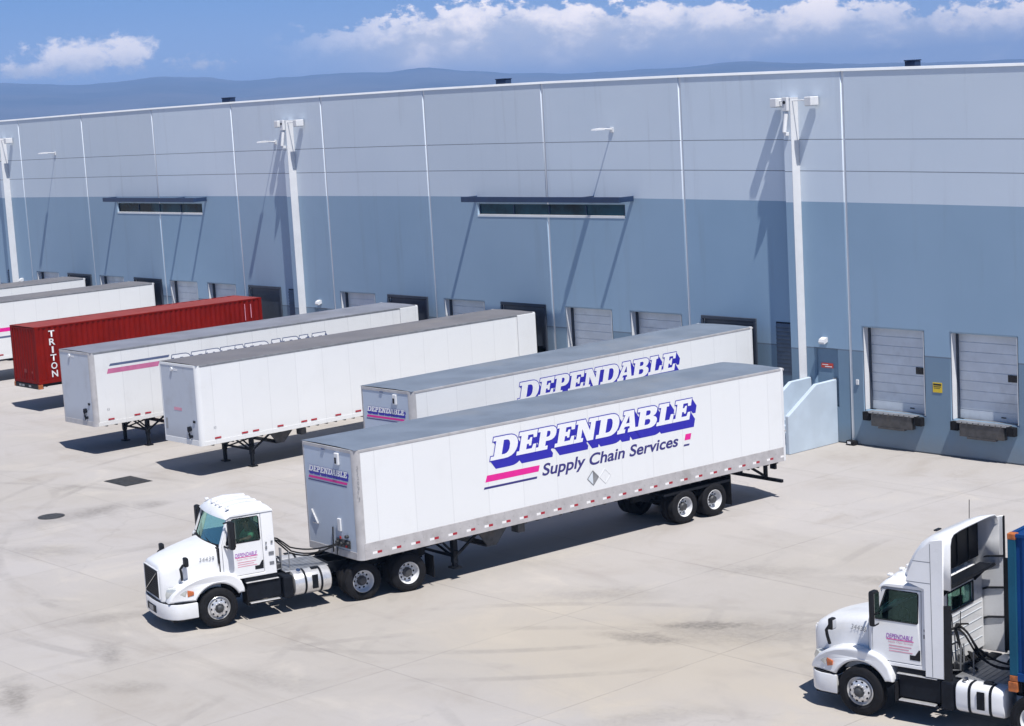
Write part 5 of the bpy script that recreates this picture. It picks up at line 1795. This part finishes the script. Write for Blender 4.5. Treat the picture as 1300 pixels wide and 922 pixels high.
        mb.tube([(0.82, s * 0.93, 1.32), (0.84, s * 0.98, 1.50), (0.86, s * 0.98, 1.62), (0.78, s * 0.99, 1.72)], 0.035, 8)
        mb.box((0.66, s * 0.99 - 0.09, 1.66), (0.77, s * 0.99 + 0.09, 1.90), 0.03, 2)
        hm_ = mb.build('hood_mirror', MAT['plastic_black'], t, smooth=40)
        mb = MB(); mb.box((0.655, s * 0.99 - 0.07, 1.69), (0.659, s * 0.99 + 0.07, 1.87)); mb.build('mirror_glass', MAT['chrome'], hm_)
    # steps and side skirts
    for s in (1, -1):
        mb = MB()
        mb.box((-1.74, s * 0.93 - 0.17, 0.50), (-0.82, s * 0.93 + 0.13, 0.98), 0.015)
        mb.box((-1.72, s * 1.02 - 0.14, 0.42), (-0.84, s * 1.02 + 0.14, 0.45), 0.006); mb.box((-1.68, s * 0.80 - 0.1, 1.0), (-0.78, s * 0.80 + 0.25, 1.11), 0.01)
        st = mb.build('step_box', MAT['black_paint'], t)
        mb = MB(); mb.box((-1.66, s * 1.10 - 0.05, 0.452), (-0.86, s * 1.10 + 0.07, 0.478), 0.006)
        mb.build('step_tread', MAT['aluminium'], st)
        mb = MB(); mb.box((-1.68, s * 1.07 - 0.03, 0.982), (-0.80, s * 1.07 + 0.04, 1.006), 0.006)
        mb.build('step_tread', MAT['aluminium'], st)
        mb = MB(); mb.box((-0.176, s * 1.01 - 0.034, 1.0), (-0.160, s * 1.01 + 0.034, 2.0))  # black strip painted in for the shaded gap between hood and cab
        mb.build('hood_gap_dark', MAT['black_rubber'], hood)
    # frame rails, deck plate, fifth wheel, axles
    mb = MB()
    for s in (1, -1):
        mb.box((frame_end, s * 0.43 - 0.04, 0.72), (0.70, s * 0.43 + 0.04, 0.99))
    for x in (0.3, -1.5, -2.9, -3.4, -4.65, frame_end + 0.1): mb.box((x, -0.389, 0.76), (x + 0.1, 0.389, 0.95))
    mb.cyl((0, -0.9, 0.45), (0, 0.9, 0.45), 0.06, seg=12)
    mb.box((-0.9, -0.35, 0.45), (0.5, 0.35, 1.08), 0.05)
    fr = mb.build('frame', MAT['black_paint'], t)
    mb = MB()
    for x in dual_axles:
        mb.cyl((x, -0.95, 0.51), (x, 0.95, 0.51), 0.085, seg=14); mb.cyl((x + 0.2, 0, 0.55), (x - 0.25, 0, 0.55), 0.24, 0.2, seg=18)
        for s in (1, -1):
            mb.box((x - 0.55, s * 0.43 - 0.05, 0.42), (x + 0.1, s * 0.43 + 0.05, 0.5)); mb.cyl((x - 0.42, s * 0.43, 0.5), (x - 0.42, s * 0.43, 0.72), 0.13, seg=14)
    mb.build('drive_axle', MAT['black_paint'], t)
    mb = MB()
    xm = sum(dual_axles) / 2
    mb.prism([(-0.5, 0.35), (-0.5, -0.35), (-0.10, -0.45), (0.45, -0.42), (0.45, 0.42), (-0.10, 0.45)], 'z', 1.08, 1.13)
    mb.deform(lambda c: (c[0] + xm, c[1], c[2]))
    mb.box((xm - 0.25, -0.45, 0.99), (xm + 0.25, 0.45, 1.078), 0.01)
    mb.build('fifth_wheel', MAT['dark_steel'], t)
    mb = MB()
    mb.box((-3.15, -0.40, 1.02), (-1.95, 0.86, 1.05), 0.006)
    dk = mb.build('deck_plate', MAT['galvanised'], t)
    mb = MB()
    for k in range(9): mb.box((-3.10 + k * 0.125, -0.36, 1.0505), (-3.06 + k * 0.125, 0.82, 1.056))
    mb.build('deck_tread', MAT['galvanised'], dk)
    # tanks
    for s in (1, -1):
        mb = MB()
        prof = [(0.0, 0.0), (0.27, 0.0), (0.315, 0.02), (0.33, 0.06), (0.33, 0.98), (0.315, 1.02), (0.27, 1.04), (0.0, 1.04)]
        mb.lathe(prof, 40)
        def sq(c):
            y_, z_ = c[0], c[2]
            if fairing:
                r_ = math.hypot(y_, z_)
                if r_ > 1e-6:
                    k_ = (abs(y_ / r_) ** 4 + abs(z_ / r_) ** 4) ** -0.25
                    y_, z_ = y_ * k_ * 0.93, z_ * k_ * 0.93
            return (-3.12 + c[1], s * 0.86 + y_, 0.72 + z_)
        mb.deform(sq)
        tk = mb.build('fuel_tank', MAT['truck_white'] if fairing else MAT['aluminium'], t, smooth=40)
        mb = MB()
        for x in (-2.86, -2.42):
            mb.lathe([(0.336, x + 3.12), (0.336, x + 3.18)], 40); mb.deform(lambda c: sq(c) if c[0] > -0.5 else c)
        mb.box((-2.72, s * 1.186 - 0.012, 0.56), (-2.56, s * 1.186 + 0.012, 0.92), 0.004); mb.box((-2.8, s * 0.95 - 0.06, 1.045), (-2.62, s * 0.95 + 0.06, 1.075), 0.006)
        mb.build('tank_strap', MAT['black_paint'], tk)
        mb = MB()
        mb.cyl((-2.25, s * 0.98, 1.02), (-2.25, s * 1.02, 1.08), 0.06, seg=14); mb.build('filler_cap', MAT['chrome'], tk)
        mb = MB()
        mb.box((-2.05, s * 0.86 - 0.25, 0.42), (-1.78, s * 0.86 + 0.30, 1.0), 0.04, 2)
        mb.build('battery_box', MAT['black_paint'], t)
    # wheels
    for s in (1, -1):
        wheel(t, 0, s * 1.20, 0.509, False, 0 if s > 0 else math.pi, 'aluminium')
        for x in dual_axles:
            wheel(t, x, s * 1.21, 0.509, True, 0 if s > 0 else math.pi, 'fin_white')
    # rear lamps and flaps
    for s in (1, -1):
        mb = MB(); mb.box((dual_axles[1] - 0.75, s * 0.92 - 0.28, 0.25), (dual_axles[1] - 0.735, s * 0.92 + 0.28, 0.85)); mb.build('mudflap', MAT['black_rubber'], t)
    mb = MB(); mb.box((frame_end - 0.05, -0.45, 0.74), (frame_end - 0.003, 0.45, 0.92), 0.006)
    tl = mb.build('tail_bar', MAT['black_paint'], t)
    mb = MB()
    for s in (1, -1): mb.cyl((frame_end - 0.051, s * 0.3, 0.83), (frame_end - 0.07, s * 0.3, 0.83), 0.05, seg=14)
    mb.build('tail_lamp', MAT['lamp_red'], tl)
    # exhaust, air cleaner, hose stand behind the cab
    mb = MB()
    mb.tube([(-1.72, 0.62, 1.06), (-1.95, 0.62, 1.10), (-1.97, 0.62, 1.62), (-1.97, 0.50, 1.62), (-1.97, 0.50, 1.15)], 0.018, 6)
    mb.tube([(-2.2, 0.55, 1.05), (-2.2, 0.55, 1.50)], 0.014, 6)
    mb.build('grab_rail', MAT['galvanised'], t)
    mb = MB()
    hx, hy, hz = hoses_to
    for dy, dr in ((0.30, 0.0), (0.22, -0.10), (0.12, 0.08)):
        x0 = -1.68
        pts = []
        for k in range(13):
            u = k / 12
            x = x0 + (hx - x0) * u
            z = 1.85 * (1 - u) + hz * u - math.sin(math.pi * u) * (0.30 + dr) + (0.14 * math.sin(math.pi * min(1, u * 3.2)) if u < 0.32 else 0)
            y = dy * (1 - u) + (hy + dy * 0.6) * u + 0.06 * math.sin(math.pi * u)
            pts.append((x, y, z))
        mb.tube(pts, 0.021, 7)
    mb.cyl((-1.67, 0.2, 1.85), (-1.74, 0.2, 1.85), 0.07, seg=12)
    mb.build('air_hose', MAT['black_rubber'], t)
    mb = MB()
    mb.box((-2.0, 0.28, 1.06), (-1.76, 0.56, 1.22), 0.02); mb.cyl((-1.86, 0.42, 1.20), (-1.86, 0.42, 1.34), 0.07, seg=14)
    mb.build('air_dryer', MAT['dark_steel'], t)
    if fairing:
        # tall roof fairing: curved shell, open at the back with a dark inside
        secs, secs2 = [], []
        st_ = [(-0.80, 2.93, 0.55, 0.02), (-0.90, 3.08, 0.72, 0.18), (-1.02, 3.26, 0.84, 0.42), (-1.16, 3.48, 0.92, 0.68), (-1.32, 3.68, 0.98, 0.88), (-1.50, 3.82, 1.02, 0.97), (-1.72, 3.90, 1.05, 1.0), (-2.02, 3.95, 1.07, 1.0)]
        for (x, z, w_, k) in st_:
            base = 2.84
            sec = []
            for (fy, fz) in ((1.0, 0), (1.0, 0.5), (0.985, 0.80), (0.94, 0.92), (0.85, 0.975), (0.6, 0.995), (0.3, 1.0), (0, 1.0)):
                sec.append((x + (0.10 * (1 - fy) if x > -1.5 else 0), w_ * fy, base + (z - base) * fz))
            secs.append(sec + [(p[0], -p[1], p[2]) for p in reversed(sec[:-1])])
        mb = MB(); mb.loft(secs)
        rf = mb.build('roof_fairing', W_, t, smooth=45)
        sol = rf.modifiers.new('thickness', 'SOLIDIFY'); sol.thickness = 0.03; sol.offset = 1
        mb = MB()
        mb.box((-1.62, -0.96, 3.03), (-1.58, 0.96, 3.78), 0.01)
        for yy in (-0.5, 0.0, 0.5): mb.bar((-1.63, yy, 3.05), (-1.63, yy, 3.76), 0.03, 0.03)
        mb.build('fairing_inside', MAT['plastic_black'], rf)
        mb = MB(); mb.box((-1.98, -1.0, 2.86), (-1.62, 1.0, 2.90), 0.01); mb.bar((-1.95, -0.98, 2.90), (-1.95, 0.98, 2.90), 0.05, 0.05)
        mb.build('fairing_floor', MAT['black_paint'], rf)
        mb = MB(); mb.box((-1.48, 0.35, 3.855), (-1.40, 0.55, 3.885), 0.008); mb.build('marker_lamp', MAT['plastic_black'], rf)
        mb = MB(); mb.tube([(-1.55, -0.72, 3.86), (-1.56, -0.72, 4.25)], 0.008, 5); mb.build('antenna', MAT['plastic_black'], rf)
        # cab extenders: tall side panels behind the doors
        for s in (1, -1):
            poly = [(-1.44, 1.02), (-1.44, 2.80), (-1.30, 2.95), (-1.30, 3.3), (-1.44, 3.62), (-1.62, 3.78), (-2.10, 3.90), (-2.10, 1.02)]
            if s > 0:
                poly = [(-1.44, 1.02), (-1.44, 2.80), (-1.05, 2.92), (-1.12, 3.15), (-1.32, 3.55), (-1.60, 3.80), (-1.88, 3.86), (-1.86, 2.55), (-1.84, 1.02)]
            o = plate('side_fairing', [poly], 0.035, W_, t, SIDE_XZ(s * 1.10), bev=0.010)
            if s > 0:
                mb = MB()
                mb.box((-1.606, 1.1185, 1.04), (-1.594, 1.1195, 3.74)); mb.box((-1.593, 1.1185, 2.93), (-1.08, 1.1195, 2.942)); mb.box((-1.595, 1.1185, 3.36), (-1.22, 1.1195, 3.372))
                mb.build('panel_seam', MAT['text_grey'], o)
                f2 = plate('fairing_flap', [[(-1.845, 1.02), (-1.86, 2.52), (-2.02, 2.54), (-2.02, 1.02)]], 0.022, MAT['plastic_black'], o, SIDE_XZ(1.10))
            else:
                mb = MB()
                for (z0_, z1_) in ((3.02, 3.06), (2.36, 2.40), (1.74, 1.78)):
                    mb.tube([(-1.55, s * 1.07, z0_ - 0.08), (-1.75, s * 1.06, z0_), (-2.11, s * 1.07, z1_)], 0.022, 6)
                mb.box((-2.135, s * 1.10 - 0.02, 1.02), (-2.103, s * 1.10 + 0.02, 3.89)); mb.box((-2.36, s * 1.10 - 0.012, 1.05), (-2.136, s * 1.10 + 0.012, 3.02))
                mb.build('fairing_brace', MAT['plastic_black'], o)
        mb = MB()
        for s in (0.75, -0.65):
            mb.bar((-1.67, s, 2.62), (-1.90, s, 2.86), 0.05, 0.05)
        mb.bar((-1.70, -0.75, 2.70), (-1.70, 0.80, 2.70), 0.03, 0.03)
        mb.build('fairing_stay', MAT['black_paint'], t)
        mb = MB()
        mb.tube([(-1.70, 0.45, 2.15), (-1.72, 0.45, 1.85), (-1.72, 0.12, 1.84), (-1.72, 0.10, 2.14)], 0.010, 5)
        mb.tube([(-1.70, 0.60, 1.86), (-1.76, 0.15, 1.90), (-1.78, -0.1, 1.84)], 0.020, 6)
        mb.tube([(-1.70, 0.30, 1.82), (-1.80, 0.32, 1.5), (-1.95, 0.36, 1.2), (-2.2, 0.38, 1.08)], 0.03, 7)
        mb.tube([(-1.70, 0.45, 1.55), (-1.84, 0.44, 1.62), (-1.90, 0.40, 1.40), (-1.86, 0.42, 1.15)], 0.02, 6)
        for k in range(7):
            mb.tube([(-1.75 - 0.05 * k, -0.55 + 0.13 * k, 1.08), (-1.85, -0.45 + 0.1 * k, 1.22 + 0.05 * (k % 3)), (-2.0, -0.5 + 0.12 * k, 1.1)], 0.025, 6)
        mb.build('cable_stand', MAT['black_rubber'], t)
    return t

RZA = R(270 - 13.2)
TA = tractor('truck_tractor', 'white low roofed truck hitched to the lettered trailer, driver at its window', (62.14, -27.14), RZA, 'white truck tractors', '34439', hoses_to=(-3.44, 0.78, 1.56))

# ------------------------------------------------------------------ the driver
def skinned(name, verts, edges, radii, material, parent, root=0, sub=2):
    me = bpy.data.meshes.new(name)
    me.from_pydata(verts, edges, [])
    o = bpy.data.objects.new(name, me)
    COL.objects.link(o)
    sk = o.modifiers.new('skin', 'SKIN')
    for i, r in enumerate(radii):
        v = me.skin_vertices[0].data[i]
        v.radius = (r, r) if not isinstance(r, tuple) else r
        v.use_root = (i == root)
    o.modifiers.new('sub', 'SUBSURF').levels = sub
    o.modifiers['sub'].render_levels = sub
    dg = bpy.context.evaluated_depsgraph_get()
    m2 = bpy.data.meshes.new_from_object(o.evaluated_get(dg))
    bpy.data.objects.remove(o)
    bpy.data.meshes.remove(me)
    m2.materials.clear(); m2.materials.append(material)
    m2.polygons.foreach_set('use_smooth', [True] * len(m2.polygons))
    o2 = bpy.data.objects.new(name, m2)
    return link(o2, parent)
pz = thing('person', 'driver in green shirt at the wheel, seen through the side window of the truck', 'person', (62.14, -27.14, 0), RZA)
sy = 0.48
BV = [(-1.20, sy, 1.66), (-1.22, sy, 1.86), (-1.20, sy, 2.08), (-1.16, sy, 2.20), (-1.13, sy, 2.27), (-1.10, sy, 2.36), (-1.09, sy, 2.47),   # spine, neck, head
      (-1.17, sy + 0.19, 2.16), (-1.04, sy + 0.44, 2.12), (-0.98, sy + 0.47, 2.115), (-0.83, sy + 0.45, 2.11),                                  # left shoulder, elbow on the sill, forearm, wrist
      (-1.17, sy - 0.19, 2.14), (-1.0, sy - 0.26, 1.92), (-0.78, sy - 0.18, 1.97), (-0.71, sy - 0.15, 2.00),                                      # right arm to the wheel
      (-1.12, sy + 0.10, 1.64), (-0.74, sy + 0.13, 1.66), (-0.62, sy + 0.13, 1.28), (-0.48, sy + 0.13, 1.20),                                      # left leg
      (-1.12, sy - 0.10, 1.64), (-0.74, sy - 0.13, 1.66), (-0.58, sy - 0.13, 1.28), (-0.44, sy - 0.13, 1.20)]
BE = [(0, 1), (1, 2), (2, 3), (3, 4), (4, 5), (5, 6), (2, 7), (7, 8), (8, 9), (9, 10), (2, 11), (11, 12), (12, 13), (13, 14), (0, 15), (15, 16), (16, 17), (17, 18), (0, 19), (19, 20), (20, 21), (21, 22)]
BR = [0.15, 0.14, 0.15, 0.09, 0.055, 0.085, 0.085, 0.075, 0.05, 0.045, 0.034, 0.075, 0.05, 0.042, 0.034, 0.09, 0.075, 0.055, 0.04, 0.09, 0.075, 0.055, 0.04]
body = skinned('body', BV, BE, BR, MAT['skin'], pz)
SV = [(-1.21, sy, 1.70), (-1.22, sy, 1.88), (-1.20, sy, 2.08), (-1.165, sy, 2.17), (-1.17, sy + 0.20, 2.17), (-1.06, sy + 0.41, 2.13), (-1.17, sy - 0.20, 2.15), (-1.03, sy - 0.255, 1.97)]
skinned('shirt', SV, [(0, 1), (1, 2), (2, 3), (2, 4), (4, 5), (2, 6), (6, 7)], [0.17, 0.165, 0.17, 0.09, 0.095, 0.072, 0.095, 0.072], MAT['shirt_green'], pz)
TV = [(-1.20, sy, 1.64), (-1.10, sy + 0.10, 1.64), (-0.74, sy + 0.13, 1.66), (-0.63, sy + 0.13, 1.32), (-1.10, sy - 0.10, 1.64), (-0.74, sy - 0.13, 1.66), (-0.59, sy - 0.13, 1.32)]
skinned('trousers', TV, [(0, 1), (1, 2), (2, 3), (0, 4), (4, 5), (5, 6)], [0.165, 0.105, 0.088, 0.068, 0.105, 0.088, 0.068], MAT['trousers_dark'], pz)
mb = MB()
for k in range(5):      # left hand's fingers curl over the window sill; the right hand closes on the wheel
    yy = sy + 0.40 + 0.018 * k
    L_ = (0.05, 0.075, 0.085, 0.078, 0.06)[k]
    mb.tube([(-0.835, yy + 0.015, 2.11), (-0.835 + L_ * 0.6, yy + 0.019, 2.11), (-0.835 + L_, yy + 0.02, 2.09)], 0.009, 6)
    y2 = sy - 0.19 + 0.018 * k
    mb.tube([(-0.712, y2, 2.0), (-0.675, y2, 2.015), (-0.655, y2, 1.99), (-0.672, y2, 1.968)], 0.009, 6)
mb.build('fingers', MAT['skin'], body, smooth=60)
mb = MB()
mb.lathe([(0.0, 0.055), (0.06, 0.05), (0.095, 0.02), (0.108, -0.03), (0.104, -0.075), (0.098, -0.09)], 20)
mb.deform(lambda c: (-1.10 + c[0] * 1.08 - 0.008, sy + c[2] * 0.88, 2.535 + c[1]))
mb.build('hair', MAT['hair_dark'], pz, smooth=60)
mb = MB()
mb.prism([(-1.005, 2.45), (-0.975, 2.425), (-0.998, 2.415)], 'y', sy - 0.013, sy + 0.013)
for s in (1, -1):
    mb.cyl((-1.09, sy + s * 0.084, 2.46), (-1.09, sy + s * 0.098, 2.462), 0.026, 0.018, seg=10)
mb.build('nose_and_ears', MAT['skin'], body)
mb = MB()
for s in (1, -1): mb.cyl((-1.016, sy + s * 0.033, 2.475), (-1.004, sy + s * 0.033, 2.475), 0.011, seg=10)
mb.box((-1.012, sy - 0.025, 2.392), (-1.003, sy + 0.025, 2.398))
mb.build('eyes_and_mouth', MAT['hair_dark'], body)

RZB = R(180 + 9.0)
TB = tractor('truck_tractor', 'white truck with tall roof fairing, coupled to the blue container at the right edge', (79.59, -21.42), RZB, 'white truck tractors', '34438', fairing=True, dual_axles=(-3.75, -5.07), frame_end=-5.8, hoses_to=(-3.2, 0.25, 1.30))
cb = Matrix.Rotation(RZB, 3, 'Z') @ Vector((-3.27, 0, 0))
bx, by = 79.59 + cb.x, -21.42 + cb.y
rzb = RZB + math.pi - math.pi / 2
BC, bside = container('blue corrugated shipping container with orange corner castings, cut off by the right edge', (bx, by), rzb, 12.19, 2.90, 1.26, 'container_blue', 'container_blue', 'container_teal', 'casting_orange', 'shipping containers')
chassis('black chassis under the blue shipping container, coupled to the tractor with the roof fairing', (bx, by), rzb, 12.19, 1.255, legs=3.6)
